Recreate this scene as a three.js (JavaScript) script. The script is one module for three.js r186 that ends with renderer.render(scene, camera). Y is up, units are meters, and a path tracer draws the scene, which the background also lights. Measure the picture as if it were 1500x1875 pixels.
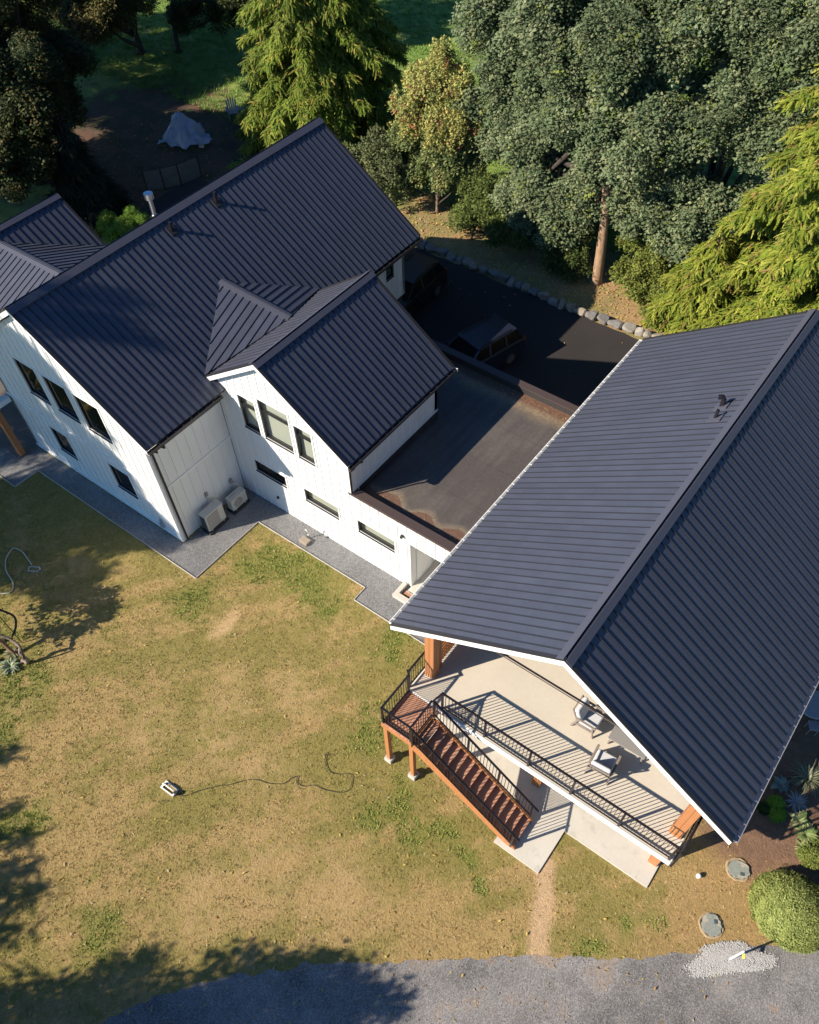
import * as THREE from 'three';
import { Sky } from 'three/addons/objects/Sky.js';
import { RoundedBoxGeometry } from 'three/addons/geometries/RoundedBoxGeometry.js';

// ---------------------------------------------------------------- camera, sky, sun, exposure
const scene = new THREE.Scene();
const camera = new THREE.PerspectiveCamera(67.217, 819 / 1024, 0.5, 900);
{
  const yaw = 0.66605, pitch = 0.97106, roll = -0.03136;
  const fwd = new THREE.Vector3(-Math.sin(yaw) * Math.cos(pitch), -Math.sin(pitch), -Math.cos(yaw) * Math.cos(pitch));
  const right0 = new THREE.Vector3(Math.cos(yaw), 0, -Math.sin(yaw)), up0 = new THREE.Vector3().crossVectors(right0, fwd);
  const right = right0.clone().multiplyScalar(Math.cos(roll)).addScaledVector(up0, Math.sin(roll));
  const up = up0.clone().multiplyScalar(Math.cos(roll)).addScaledVector(right0, -Math.sin(roll));
  camera.quaternion.setFromRotationMatrix(new THREE.Matrix4().makeBasis(right, up, fwd.clone().negate()));
  camera.position.set(18.869, 24, 9.347);
  camera.setViewOffset(1500, 1875, -7.8, -139.1, 1500, 1875);
}
const SUN = new THREE.Vector3(-0.93, 1, 1.36).normalize();
const sky = new Sky();
sky.name = 'sky'; sky.userData = { kind: 'structure', label: 'clear pale blue daytime sky above the property', category: 'sky' };
sky.scale.setScalar(800);
sky.material.uniforms.sunPosition.value.copy(SUN);
sky.material.uniforms.turbidity.value = 3.2;
sky.material.uniforms.rayleigh.value = 1.15;
sky.material.uniforms.mieCoefficient.value = 0.003;
sky.material.uniforms.cloudCoverage.value = 0;
scene.add(sky);
scene.environmentIntensity = 0.125;
const sun = new THREE.DirectionalLight(new THREE.Color(1, 0.89, 0.72), 4.9);
sun.name = 'sun';
sun.position.copy(SUN).multiplyScalar(80); sun.target.position.set(0, 0, -8);
sun.position.add(sun.target.position);
sun.castShadow = true; sun.shadow.mapSize.set(4096, 4096);
Object.assign(sun.shadow.camera, { left: -55, right: 55, top: 55, bottom: -55, near: 1, far: 220 });
sun.shadow.radius = 1;
scene.add(sun, sun.target);
const renderer = new THREE.WebGLRenderer({ antialias: true });
renderer.toneMapping = THREE.LinearToneMapping;
renderer.toneMappingExposure = 1.72;
renderer.shadowMap.enabled = true;

// ---------------------------------------------------------------- helpers
function rngOf(seed) { let a = seed >>> 0; return () => { a = (a + 0x6D2B79F5) | 0; let t = Math.imul(a ^ (a >>> 15), 1 | a); t = (t + Math.imul(t ^ (t >>> 7), 61 | t)) ^ t; return ((t ^ (t >>> 14)) >>> 0) / 4294967296; }; }
const V3 = (x, y, z) => new THREE.Vector3(x, y, z);
const lerp = (a, b, t) => a + (b - a) * t, clamp = (x, a = 0, b = 1) => Math.min(b, Math.max(a, x));
const smooth = (a, b, x) => { const t = clamp((x - a) / (b - a)); return t * t * (3 - 2 * t); };
function hash2(x, y, s) { let h = Math.imul(x | 0, 374761393) ^ Math.imul(y | 0, 668265263) ^ Math.imul(s | 0, 2147483647); h = Math.imul(h ^ (h >>> 13), 1274126177); return ((h ^ (h >>> 16)) >>> 0) / 4294967296; }
function vnoise(x, y, s = 0, per = 0) {
  let xi = Math.floor(x), yi = Math.floor(y); const fx = x - xi, fy = y - yi, u = fx * fx * (3 - 2 * fx), v = fy * fy * (3 - 2 * fy);
  let x1 = xi + 1, y1 = yi + 1;
  if (per) { xi = ((xi % per) + per) % per; yi = ((yi % per) + per) % per; x1 = ((x1 % per) + per) % per; y1 = ((y1 % per) + per) % per; }
  return lerp(lerp(hash2(xi, yi, s), hash2(x1, yi, s), u), lerp(hash2(xi, y1, s), hash2(x1, y1, s), u), v);
}
function fbm(x, y, oct = 4, s = 0, per = 0) { let a = 0.5, r = 0, n = 0; for (let i = 0; i < oct; i++) { r += a * vnoise(x, y, s + i * 17, per); n += a; a *= 0.5; x *= 2; y *= 2; per *= 2; } return r / n; }
const toS = (c) => Math.round(255 * clamp(c <= 0.0031308 ? 12.92 * c : 1.055 * Math.pow(c, 1 / 2.4) - 0.055));
function tex(w, h, fn, opt = {}) {                        // fn(u, v) gives linear colour
  const d = new Uint8Array(w * h * 4);
  for (let j = 0; j < h; j++) for (let i = 0; i < w; i++) {
    const c = fn((i + 0.5) / w, (j + 0.5) / h), k = (j * w + i) * 4;
    if (opt.grey) { d[k] = d[k + 1] = d[k + 2] = Math.round(255 * clamp(c)); } else { d[k] = toS(c[0]); d[k + 1] = toS(c[1]); d[k + 2] = toS(c[2]); }
    d[k + 3] = 255;
  }
  const t = new THREE.DataTexture(d, w, h, THREE.RGBAFormat);
  t.magFilter = THREE.LinearFilter; t.minFilter = THREE.LinearMipmapLinearFilter; t.generateMipmaps = true;
  t.wrapS = t.wrapT = THREE.RepeatWrapping;
  if (!opt.grey) t.colorSpace = THREE.SRGBColorSpace;
  if (opt.repeat) t.repeat.set(opt.repeat, opt.repeat);
  t.needsUpdate = true;
  return t;
}
const mixc = (a, b, t) => [lerp(a[0], b[0], t), lerp(a[1], b[1], t), lerp(a[2], b[2], t)];
const mulc = (a, k) => [a[0] * k, a[1] * k, a[2] * k];

class GB {
  constructor() { this.p = []; this.n = []; this.uv = []; }
  vert(p, n) {
    this.p.push(p.x, p.y, p.z); this.n.push(n.x, n.y, n.z);
  }
  tri(a, b, c) {
    const n = V3().crossVectors(V3().subVectors(b, a), V3().subVectors(c, a)); if (n.lengthSq() < 1e-14) return this; n.normalize();
    const ax = Math.abs(n.x), ay = Math.abs(n.y), az = Math.abs(n.z);
    for (const p of [a, b, c]) { this.vert(p, n); if (ay >= ax && ay >= az) this.uv.push(p.x, p.z); else if (ax >= az) this.uv.push(p.z, p.y); else this.uv.push(p.x, p.y); }
    return this;
  }
  quad(a, b, c, d) { return this.tri(a, b, c).tri(a, c, d); }
  poly(pts) { for (let i = 1; i + 1 < pts.length; i++) this.tri(pts[0], pts[i], pts[i + 1]); return this; }
  prism(pts, vec) {                                        // convex polygon swept along vec
    const n = V3().crossVectors(V3().subVectors(pts[1], pts[0]), V3().subVectors(pts[2], pts[0]));
    const P = n.dot(vec) > 0 ? [...pts].reverse() : pts, Q = P.map((p) => p.clone().add(vec));
    this.poly(P); this.poly([...Q].reverse());
    for (let i = 0; i < P.length; i++) { const j = (i + 1) % P.length; this.quad(P[j], P[i], Q[i], Q[j]); }
    return this;
  }
  box(x0, y0, z0, x1, y1, z1) { return this.prism([V3(x0, y0, z0), V3(x1, y0, z0), V3(x1, y0, z1), V3(x0, y0, z1)], V3(0, y1 - y0, 0)); }
  beam(a, b, w, h, up = V3(0, 1, 0)) {
    const d = V3().subVectors(b, a), s = V3().crossVectors(d, up).normalize().multiplyScalar(w / 2), u = V3().crossVectors(s, d).normalize().multiplyScalar(h / 2);
    return this.prism([a.clone().sub(s).sub(u), a.clone().add(s).sub(u), a.clone().add(s).add(u), a.clone().sub(s).add(u)], d);
  }
  tube(pts, rad, seg = 8, caps = true) {
    const N = pts.length, rings = []; let ref = V3(0.31, 0.2, 0.93).normalize();
    for (let i = 0; i < N; i++) {
      const t = V3().subVectors(pts[Math.min(N - 1, i + 1)], pts[Math.max(0, i - 1)]).normalize();
      if (Math.abs(t.dot(ref)) > 0.95) ref = V3(0.9, 0.3, -0.2).normalize();
      const a = V3().crossVectors(t, ref).normalize(), b = V3().crossVectors(t, a).normalize(); const r = Array.isArray(rad) ? rad[i] : rad, R = [];
      for (let k = 0; k < seg; k++) { const q = k / seg * Math.PI * 2, nn = a.clone().multiplyScalar(Math.cos(q)).addScaledVector(b, Math.sin(q)); R.push([pts[i].clone().addScaledVector(nn, r), nn]); }
      rings.push(R); ref = V3().crossVectors(a, t).normalize();
    }
    let L = 0;
    for (let i = 0; i + 1 < N; i++) {
      const l0 = L; L += pts[i].distanceTo(pts[i + 1]);
      for (let k = 0; k < seg; k++) {
        const A = rings[i][k], B = rings[i][(k + 1) % seg], C = rings[i + 1][(k + 1) % seg], D = rings[i + 1][k];
        for (const [v, u, w] of [[A, k, l0], [B, k + 1, l0], [C, k + 1, L], [A, k, l0], [C, k + 1, L], [D, k, L]]) { this.vert(v[0], v[1]); this.uv.push(u * 0.1, w); }
      }
    }
    if (caps) { this.poly(rings[0].map((r) => r[0]).reverse()); this.poly(rings[N - 1].map((r) => r[0])); }
    return this;
  }
  cyl(x, y0, y1, z, r0, r1 = r0, seg = 16) { return this.tube([V3(x, y0, z), V3(x, y1, z)], [r0, r1], seg); }
  add(g, m) {
    let q = g.index ? g.toNonIndexed() : g.clone(); if (m) q.applyMatrix4(m);
    const P = q.attributes.position, Nn = q.attributes.normal, U = q.attributes.uv;
    for (let i = 0; i < P.count; i++) { this.p.push(P.getX(i), P.getY(i), P.getZ(i)); this.n.push(Nn.getX(i), Nn.getY(i), Nn.getZ(i)); this.uv.push(U ? U.getX(i) : 0, U ? U.getY(i) : 0); }
    return this;
  }
  rbox(cx, cy, cz, sx, sy, sz, r = 0.02, seg = 2, q) {
    const m = new THREE.Matrix4().compose(V3(cx, cy, cz), q || new THREE.Quaternion(), V3(1, 1, 1));
    return this.add(new RoundedBoxGeometry(sx, sy, sz, seg, r), m);
  }
  geo() {
    const g = new THREE.BufferGeometry();
    g.setAttribute('position', new THREE.Float32BufferAttribute(this.p, 3)); g.setAttribute('normal', new THREE.Float32BufferAttribute(this.n, 3)); g.setAttribute('uv', new THREE.Float32BufferAttribute(this.uv, 2));
    return g;
  }
}
const taken = {};
function numbered(n) { const k = taken[n] = (taken[n] ?? -1) + 1; return k ? n + '_' + String(k).padStart(3, '0') : n; }
function obj(name, g, mat, parent) {
  const m = new THREE.Mesh(g instanceof GB ? g.geo() : g, mat); m.castShadow = m.receiveShadow = true;
  m.name = parent ? name : numbered(name); (parent || scene).add(m); return m;
}
function tag(o, label, category, group) { o.userData.label = label; o.userData.category = category; if (group) o.userData.group = group; return o; }
function struct(o) { o.userData.kind = 'structure'; return o; }
function thing(name, label, category, pos = [0, 0, 0], turn = 0, group) {
  const o = new THREE.Group(); o.name = numbered(name); o.position.set(...pos); o.rotation.y = turn; scene.add(o); return tag(o, label, category, group);
}
const lin = (r, g, b) => new THREE.Color().setRGB(r, g, b);
const std = (r, g, b, rough = 0.8, o = {}) => new THREE.MeshStandardMaterial({ color: lin(r, g, b), roughness: rough, ...o });

// ---------------------------------------------------------------- textures and materials
const tFine = tex(512, 512, (u, v) => 0.35 + 0.4 * fbm(u * 64, v * 64, 3, 3, 64) + 0.25 * hash2(u * 512, v * 512, 5), { grey: true });
const tSoft = tex(512, 512, (u, v) => fbm(u * 6, v * 6, 5, 9, 6), { grey: true });
const rep = (t, k) => { const c = t.clone(); c.repeat.set(k, k); c.needsUpdate = true; return c; };
const roofTone = (k, s) => tex(256, 256, (u, v) => { const n = fbm(u * 5, v * 5, 4, s, 5) - 0.5, f = hash2(u * 256, v * 256, s) - 0.5; const q = k * (1 + 0.26 * n + 0.14 * f); return [0.068 * q, 0.075 * q, 0.108 * q]; }, { repeat: 0.5 });
const roofMats = [1, 1.025, 0.975].map((k, i) => new THREE.MeshStandardMaterial({ map: roofTone(k, 20 + i), roughness: 0.44, bumpMap: rep(tSoft, 0.45), bumpScale: 0.006 }));
const M = {
  roofDeck: std(0.03, 0.03, 0.034, 0.7),
  trimDark: std(0.032, 0.03, 0.034, 0.4),
  seam: std(0.03, 0.032, 0.044, 0.5),  // same metal as the panels, darkened to paint in the shadow beside each rib
  cap: std(0.082, 0.085, 0.115, 0.45, { bumpMap: rep(tSoft, 0.6), bumpScale: 0.004 }),
  white: new THREE.MeshStandardMaterial({ roughness: 0.62, map: tex(512, 512, (u, v) => { const n = fbm(u * 4, v * 4, 5, 31, 4), f = fbm(u * 40, v * 4, 3, 37, 40); const k = 0.9 + 0.07 * n + 0.04 * f; return [0.77 * k, 0.775 * k, 0.77 * k]; }, { repeat: 0.33 }) }),
  whiteTrim: std(0.8, 0.8, 0.79, 0.5),
  blackMetal: std(0.016, 0.013, 0.018, 0.38),
  frame: std(0.012, 0.012, 0.013, 0.4),
  glass: new THREE.MeshPhysicalMaterial({ color: lin(0.86, 0.9, 0.88), transmission: 1, thickness: 0, roughness: 0.02, ior: 1.5 }),
  blind: std(0.42, 0.41, 0.35, 0.9),
  interior: std(0.12, 0.11, 0.1, 0.9),
  darkWall: std(0.05, 0.048, 0.05, 0.8),
  galv: std(0.5, 0.5, 0.52, 0.35, { metalness: 0.6 }),
  steel: std(0.62, 0.62, 0.62, 0.24, { metalness: 1 }),
  acWhite: std(0.55, 0.53, 0.48, 0.5), acGrille: std(0.30, 0.26, 0.23, 0.7), acDark: std(0.03, 0.03, 0.03, 0.7),
  galvPaint: std(0.5, 0.47, 0.45, 0.6),
  rubber: std(0.02, 0.02, 0.02, 0.8),
  cushion: std(0.55, 0.55, 0.57, 0.95, { bumpMap: rep(tFine, 4), bumpScale: 0.002 }),
  chairFrame: std(0.26, 0.21, 0.18, 0.55),
  tableTop: std(0.26, 0.245, 0.235, 0.7, { bumpMap: rep(tFine, 3), bumpScale: 0.002 }),
  footing: std(0.5, 0.47, 0.42, 0.9, { bumpMap: rep(tFine, 1), bumpScale: 0.004 }),
};
const woodTex = (c0, c1, s) => tex(512, 512, (u, v) => { const g = fbm(u * 48 + 3 * fbm(u * 4, v * 4, 3, s, 4), v * 3, 4, s + 3, 48), k = fbm(u * 8, v * 2, 3, s + 7, 8); return mixc(c0, c1, clamp(0.75 * g + 0.5 * k - 0.15)); });
M.cedar = new THREE.MeshStandardMaterial({ map: woodTex([0.5, 0.215, 0.085], [0.35, 0.135, 0.048], 41), roughness: 0.6, bumpMap: rep(tFine, 1), bumpScale: 0.002 });
M.cedarRed = [1, 0.86, 1.12].map((k, i) => new THREE.MeshStandardMaterial({ map: woodTex([0.54 * k, 0.28 * k, 0.18 * k], [0.37 * k, 0.175 * k, 0.105 * k], 51 + i), roughness: 0.7 }));
M.concrete = new THREE.MeshStandardMaterial({ roughness: 0.85, bumpMap: rep(tFine, 1.2), bumpScale: 0.002, map: tex(1024, 1024, (u, v) => { const n = fbm(u * 5, v * 5, 5, 61, 5), f = fbm(u * 90, v * 90, 2, 63, 90), st = smooth(0.62, 0.8, fbm(u * 14, v * 14, 4, 67, 14)); const k = 0.87 + 0.16 * n + 0.08 * f - 0.12 * st; return [0.585 * k, 0.545 * k, 0.48 * k]; }, { repeat: 0.2 }) });
M.deckCoat = new THREE.MeshStandardMaterial({ roughness: 0.72, bumpMap: rep(tFine, 1.2), bumpScale: 0.0015, map: tex(1024, 1024, (u, v) => { const n = fbm(u * 6, v * 6, 5, 71, 6), f = fbm(u * 120, v * 120, 2, 73, 120), sp = hash2(u * 1024, v * 1024, 8) > 0.9993 ? 0.35 : 0; const k = 0.9 + 0.12 * n + 0.07 * f - sp; return [0.6 * k, 0.535 * k, 0.445 * k]; }, { repeat: 0.16 }) });
M.gravel = new THREE.MeshStandardMaterial({ roughness: 0.95, bumpMap: rep(tFine, 0.9), bumpScale: 0.02, map: tex(1024, 1024, (u, v) => { const c = hash2(u * 220, v * 220, 81), c2 = hash2(u * 110 + 0.5, v * 110, 82), d = hash2(u * 512, v * 512, 83), n = fbm(u * 6, v * 6, 4, 85, 6); const k = 0.42 + 0.5 * c * c + 0.28 * c2 + 0.22 * d + 0.35 * (n - 0.5); return [0.235 * k, 0.232 * k, 0.235 * k]; }, { repeat: 0.2 }) });
// ---------------------------------------------------------------- ground sheets
const blobs = [[3.8, -1.6, 1.3], [5.2, -1.5, 1.1], [9.5, -0.8, 1.0], [9.5, -1.6, 0.8], [11.2, 1.6, 1.1], [10.9, 2.4, 0.9], [15.3, 3.0, 0.55], [16.0, 3.3, 0.5], [14.4, 3.5, 0.7], [13.4, 3.2, 0.8], [20.4, 3.2, 0.5], [21.5, 1.7, 0.5], [20.8, 2.2, 0.4], [0, 8, 1.5], [6.5, -1.2, 0.9], [3.2, -0.4, 0.8], [2.4, 1.8, 0.9], [-2.5, 7.2, 1.4], [1, 9.5, 1.2], [4.2, 10.6, 1.0], [8.6, 11.6, 0.9], [12.6, 4.2, 0.8], [16.8, 3.8, 0.4]];
const bare = [[4.0, 1.8, 0.5], [5.8, 3.0, 0.5], [6.4, 4.1, 0.9], [8.9, 5.2, 1.0], [11.2, 7.2, 1.3], [13.5, 6.3, 1.2], [6.9, 5.6, 0.9], [10.2, 9.3, 1.0], [8.2, 2.6, 0.9], [5.0, 6.2, 0.8], [19.0, 0.5, 0.01]];
function lawnColor(x, z) {
  const wx = x + 0.7 * (fbm(x * 0.8, z * 0.8, 3, 101) - 0.5) * 2, wz = z + 0.7 * (fbm(x * 0.8 + 31, z * 0.8, 3, 103) - 0.5) * 2;
  const big = fbm(x * 0.28, z * 0.28, 3, 105), mid = fbm(x * 1.3, z * 1.3, 4, 107), fin = fbm(x * 5, z * 5, 3, 109);
  // streaks left by the mower run down the lawn
  const st = fbm((x * 0.82 + z * 0.57) * 1.7, (-x * 0.57 + z * 0.82) * 0.22, 3, 111);
  let g = 0.9 * (big - 0.5) + 0.75 * (mid - 0.5) + 0.55 * (fin - 0.5) + 1.0 * (st - 0.5) + 0.44 + 0.22 * smooth(3, -6, x) + 0.26 * smooth(3.4, -2, z + 1.2 * (big - 0.5)) + 0.2 * smooth(1.5, -4, x + 0.4 * z);  // greener near the house; the darker left also paints in deeper tree shade
  let green = 0, b = 0;
  for (const q of blobs) { const d = Math.hypot(wx - q[0], wz - q[1]) / q[2]; if (d < 1.3) green = Math.max(green, smooth(1.25, 0.25, d)); }
  for (const q of bare) { const d = Math.hypot(wx - q[0], wz - q[1]) / q[2]; if (d < 1.6) b = Math.max(b, smooth(1.6, 0.2, d)); }
  green *= smooth(0.32, 0.6, 0.55 * fin + 0.45 * mid + 0.14);
  // trodden path from the pad to the road
  const px = 18.2 + (z - 2.6) * 0.52, pd = Math.abs(x - px + 0.3 * (mid - 0.5)) / 0.4; const path = z > 2.0 && z < 5 ? smooth(1.3, 0.4, pd) : 0;
  const east = smooth(20.6, 22.4, wx + 0.6 * (mid - 0.5)) ;
  let c = mixc([0.36, 0.25, 0.1], [0.24, 0.197, 0.056], smooth(0.2, 0.68, g));
  c = mixc(c, [0.45, 0.3, 0.145], 0.6 * b * smooth(0.3, 0.6, fin)); { const d = Math.hypot(wx - 4, wz - 1.8) / 0.55; c = mixc(c, [0.5, 0.34, 0.17], 0.8 * smooth(1.2, 0.3, d)); }
  c = mixc(c, [0.17, 0.185, 0.036], 0.6 * green);
  c = mixc(c, [0.54, 0.36, 0.21], 0.85 * path);
  c = mixc(c, [0.4, 0.235, 0.11], 0.6 * east);
  const soil = smooth(21.0, 21.9, wx) * smooth(-0.9, -2.0, wz);
  c = mixc(c, mixc([0.25, 0.145, 0.09], [0.16, 0.095, 0.06], fin), soil);
  return { c, green: green * (1 - soil), bare: Math.max(b * 0.8, path, soil * 1.2), g, east };
}
function sheet(name, pts, y, mat, uvf) {
  const sh = pts.map((p) => new THREE.Vector2(p[0], -p[1])), f = THREE.ShapeUtils.triangulateShape(sh, []), g = new THREE.BufferGeometry(), P = [], N = [], U = [];
  for (const p of pts) { P.push(p[0], y, p[1]); N.push(0, 1, 0); const q = uvf ? uvf(p[0], p[1]) : [p[0], p[1]]; U.push(q[0], q[1]); }
  const I = []; for (const t of f) { const [a, b, c] = t.map((i) => sh[i]); ((b.x - a.x) * (c.y - a.y) - (b.y - a.y) * (c.x - a.x)) > 0 ? I.push(...t) : I.push(t[0], t[2], t[1]); }
  g.setAttribute('position', new THREE.Float32BufferAttribute(P, 3)); g.setAttribute('normal', new THREE.Float32BufferAttribute(N, 3)); g.setAttribute('uv', new THREE.Float32BufferAttribute(U, 2)); g.setIndex(I);
  return obj(name, g, mat);
}
const rect = (x0, z0, x1, z1) => [[x0, z0], [x1, z0], [x1, z1], [x0, z1]];
// far ground: field grass, yard soil and the planted bank behind the drive, in one sheet out to the horizon
{
  const S = 130, x0 = -85, z0 = -100;
  const t = tex(2048, 2048, (u, v) => {
    const x = x0 + u * S, z = z0 + v * S, n = fbm(x * 0.25, z * 0.25, 4, 201), m = fbm(x * 1.1, z * 1.1, 4, 203), f = fbm(x * 4.5, z * 4.5, 3, 205), h = hash2(u * 2048, v * 2048, 7);
    let c = mixc([0.16, 0.27, 0.045], [0.24, 0.29, 0.065], smooth(0.3, 0.7, 0.6 * n + 0.4 * m));
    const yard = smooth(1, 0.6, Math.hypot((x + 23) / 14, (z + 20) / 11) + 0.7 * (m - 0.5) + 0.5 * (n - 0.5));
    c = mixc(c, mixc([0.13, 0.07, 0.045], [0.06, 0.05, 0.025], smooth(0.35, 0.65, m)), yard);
    const bank = smooth(-28.6, -26, z + 2 * (n - 0.5)) * smooth(-9, -7, x) * smooth(24, 20, x);
    c = mixc(c, mixc([0.4, 0.25, 0.12], [0.24, 0.2, 0.075], smooth(0.35, 0.62, f * 0.5 + m * 0.5)), bank);
    const soil = smooth(19, 21, x + (n - 0.5)) * smooth(-0.6, -1.6, z + 0.8 * (m - 0.5)) * smooth(-20, -16, z);
    c = mixc(c, mixc([0.25, 0.145, 0.09], [0.16, 0.095, 0.06], f), soil);
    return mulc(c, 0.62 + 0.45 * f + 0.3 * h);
  });
  t.wrapS = t.wrapT = THREE.MirroredRepeatWrapping;
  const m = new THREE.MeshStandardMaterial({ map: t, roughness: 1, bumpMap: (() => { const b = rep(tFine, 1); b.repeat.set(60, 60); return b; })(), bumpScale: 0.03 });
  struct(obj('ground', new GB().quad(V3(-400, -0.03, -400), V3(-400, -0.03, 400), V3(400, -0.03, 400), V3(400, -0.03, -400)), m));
  const g = scene.children[scene.children.length - 1].geometry, P = g.attributes.position, U = g.attributes.uv;
  for (let i = 0; i < P.count; i++) U.setXY(i, (P.getX(i) - x0) / S, (P.getZ(i) - z0) / S);
}
const LX0 = -18, LZ0 = -6, LW = 46, LH = 30;
{
  const t = tex(2048, 1336, (u, v) => {
    const x = LX0 + u * LW, z = LZ0 + v * LH, { c } = lawnColor(x, z), f = fbm(x * 17, z * 17, 2, 131), h = hash2(u * 2048, v * 1336, 9);
    return mulc(c, 0.74 + 0.34 * f + 0.18 * h);
  });
  const m = new THREE.MeshStandardMaterial({ map: t, roughness: 1, bumpMap: (() => { const b = rep(tFine, 1); b.repeat.set(20, 13); return b; })(), bumpScale: 0.035 });
  const E = rect(LX0, LZ0, LX0 + LW, LZ0 + LH);
  struct(sheet('lawn', E, 0, m, (x, z) => [(x - LX0) / LW, (z - LZ0) / LH]));
}
// gravel road along the bottom
const roadEdge = [[9.0, 15.2], [10.37, 13.12], [11.28, 11.54], [12.59, 10.06], [14.46, 8.23], [16.41, 6.7], [19.35, 4.44], [22.4, 2.06], [24.18, 0.51], [25.37, -0.54], [30, -4.6], [40, -12]];
{
  const r = rngOf(11), E = [];
  for (let i = 0; i + 1 < roadEdge.length; i++) { const a = roadEdge[i], b = roadEdge[i + 1], n = Math.ceil(Math.hypot(b[0] - a[0], b[1] - a[1]) / 0.12); for (let k = 0; k < n; k++) { const t = k / n, x = lerp(a[0], b[0], t), z = lerp(a[1], b[1], t), w = 0.32 * (fbm(x * 1.5, z * 1.5, 3, 141) - 0.5) + 0.09 * (r() - 0.5); E.push([x + w * 0.65, z + w * 0.75]); } }
  const m = new THREE.MeshStandardMaterial({ roughness: 0.95, bumpMap: rep(tFine, 0.7), bumpScale: 0.02, map: tex(2048, 2048, (u, v) => {
    const x = 8 + u * 24, z = -12 + v * 34, n = fbm(x * 0.5, z * 0.5, 4, 151), m2 = fbm(x * 2.2, z * 2.2, 3, 153), c = hash2(u * 1024, v * 1400, 155), d = hash2(u * 2048, v * 2048, 157);
    const k = 0.42 + 0.55 * c * c + 0.3 * d + 0.75 * (n - 0.5) + 0.35 * (m2 - 0.5); return mulc(mixc([0.285, 0.268, 0.26], [0.3, 0.235, 0.19], smooth(0.55, 0.75, m2 * 0.6 + n * 0.4)), k);
  }) });
  struct(sheet('gravel_road', [...E, [40, -12], [45, 30], [0, 34], [4, 22]], 0.006, m, (x, z) => [(x - 8) / 24, (z + 12) / 34]));
}
// gravel strip round the house with its light metal edging, the asphalt drive, the pads
struct(sheet('gravel_strip', [[-12, 2.16], [-7.86, 2.16], [-7.82, 1.0], [1.72, 1.0], [1.76, -2.45], [7.25, -2.47], [7.25, -1.8], [12.2, -1.8], [12.2, -5.2], [0.1, -5.2], [0.1, 0.1], [-9.0, 0.1], [-9.0, -0.4], [-12, -0.4]], 0.008, M.gravel));
{
  const g = new GB(), E = [[-12, 2.16], [-7.86, 2.16], [-7.82, 1.0], [1.72, 1.0], [1.76, -2.45], [7.25, -2.47], [7.25, -1.8], [12.0, -1.8]];
  const t = thing('metal_edging', 'thin pale metal edging strip between the lawn and the gravel strip', 'edging');
  for (let i = 0; i + 1 < E.length; i++) obj('strip', new GB().beam(V3(E[i][0], 0.02, E[i][1]), V3(E[i + 1][0], 0.02, E[i + 1][1]), 0.016, 0.07), M.galvPaint, t);
}
{
  const m = new THREE.MeshStandardMaterial({ roughness: 0.82, bumpMap: rep(tFine, 1.2), bumpScale: 0.006, map: tex(1024, 1024, (u, v) => { const n = fbm(u * 6, v * 6, 5, 161, 6), h = hash2(u * 1024, v * 1024, 163); const k = 0.7 + 0.4 * n + 0.3 * h; return [0.03 * k, 0.025 * k, 0.025 * k]; }, { repeat: 0.12 }) });
  const r = rngOf(21), E = [[-19.7, -15.2], [-19.9, -19.4], [-17.5, -20.2]]; for (let x = -12; x < 10.5; x += 0.5) E.push([x, -21.5 + 0.12 * (r() - 0.5)]);
  E.push([10.9, -21.2], [11.3, -11]); E.push([-6, -11]);
  struct(sheet('asphalt_drive', E, 0.01, m));
}
// ---------------------------------------------------------------- roofs and walls
function clipPoly(P, fn) { const R = []; for (let i = 0; i < P.length; i++) { const a = P[i], b = P[(i + 1) % P.length], fa = fn(a), fb = fn(b); if (fa >= 0) R.push(a); if ((fa > 0 && fb < 0) || (fa < 0 && fb > 0)) { const t = fa / (fa - fb); R.push([lerp(a[0], b[0], t), lerp(a[1], b[1], t)]); } } return R; }
// a standing seam slope: O origin, U along the eave, V up the slope (unit), outline in (u, v); every panel is a piece of its own
const panelRng = rngOf(77);
function roofSlope(parent, O, U, V, outline, { spacing = 0.285, thick = 0.16, start = 0, ribH = 0.026, seamless = false } = {}) {
  const N = V3().crossVectors(U, V).normalize(); if (N.y < 0) N.negate();
  const at = (q, h = 0) => O.clone().addScaledVector(U, q[0]).addScaledVector(V, q[1]).addScaledVector(N, h);
  const deck = obj('roof', new GB().prism(outline.map((q) => at(q)), N.clone().multiplyScalar(-thick)), M.roofDeck, parent);
  const us = outline.map((q) => q[0]), u0 = Math.min(...us), u1 = Math.max(...us);
  for (let u = u0 - start; u < u1 - 0.01; u += spacing) {
    const strip = (a, b) => clipPoly(clipPoly(outline, (q) => q[0] - a), (q) => b - q[0]);
    const a = strip(u + 0.017, u + spacing - 0.01); if (a.length < 3) continue;
    const g = new GB().prism(a.map((q) => at(q, 0.002)), N.clone().multiplyScalar(0.014));
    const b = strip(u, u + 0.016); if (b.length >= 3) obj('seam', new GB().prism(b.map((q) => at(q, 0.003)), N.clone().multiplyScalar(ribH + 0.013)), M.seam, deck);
    obj('roof_panel', g, roofMats[Math.floor(panelRng() * 3)], deck);
  }
  return deck;
}
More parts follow.
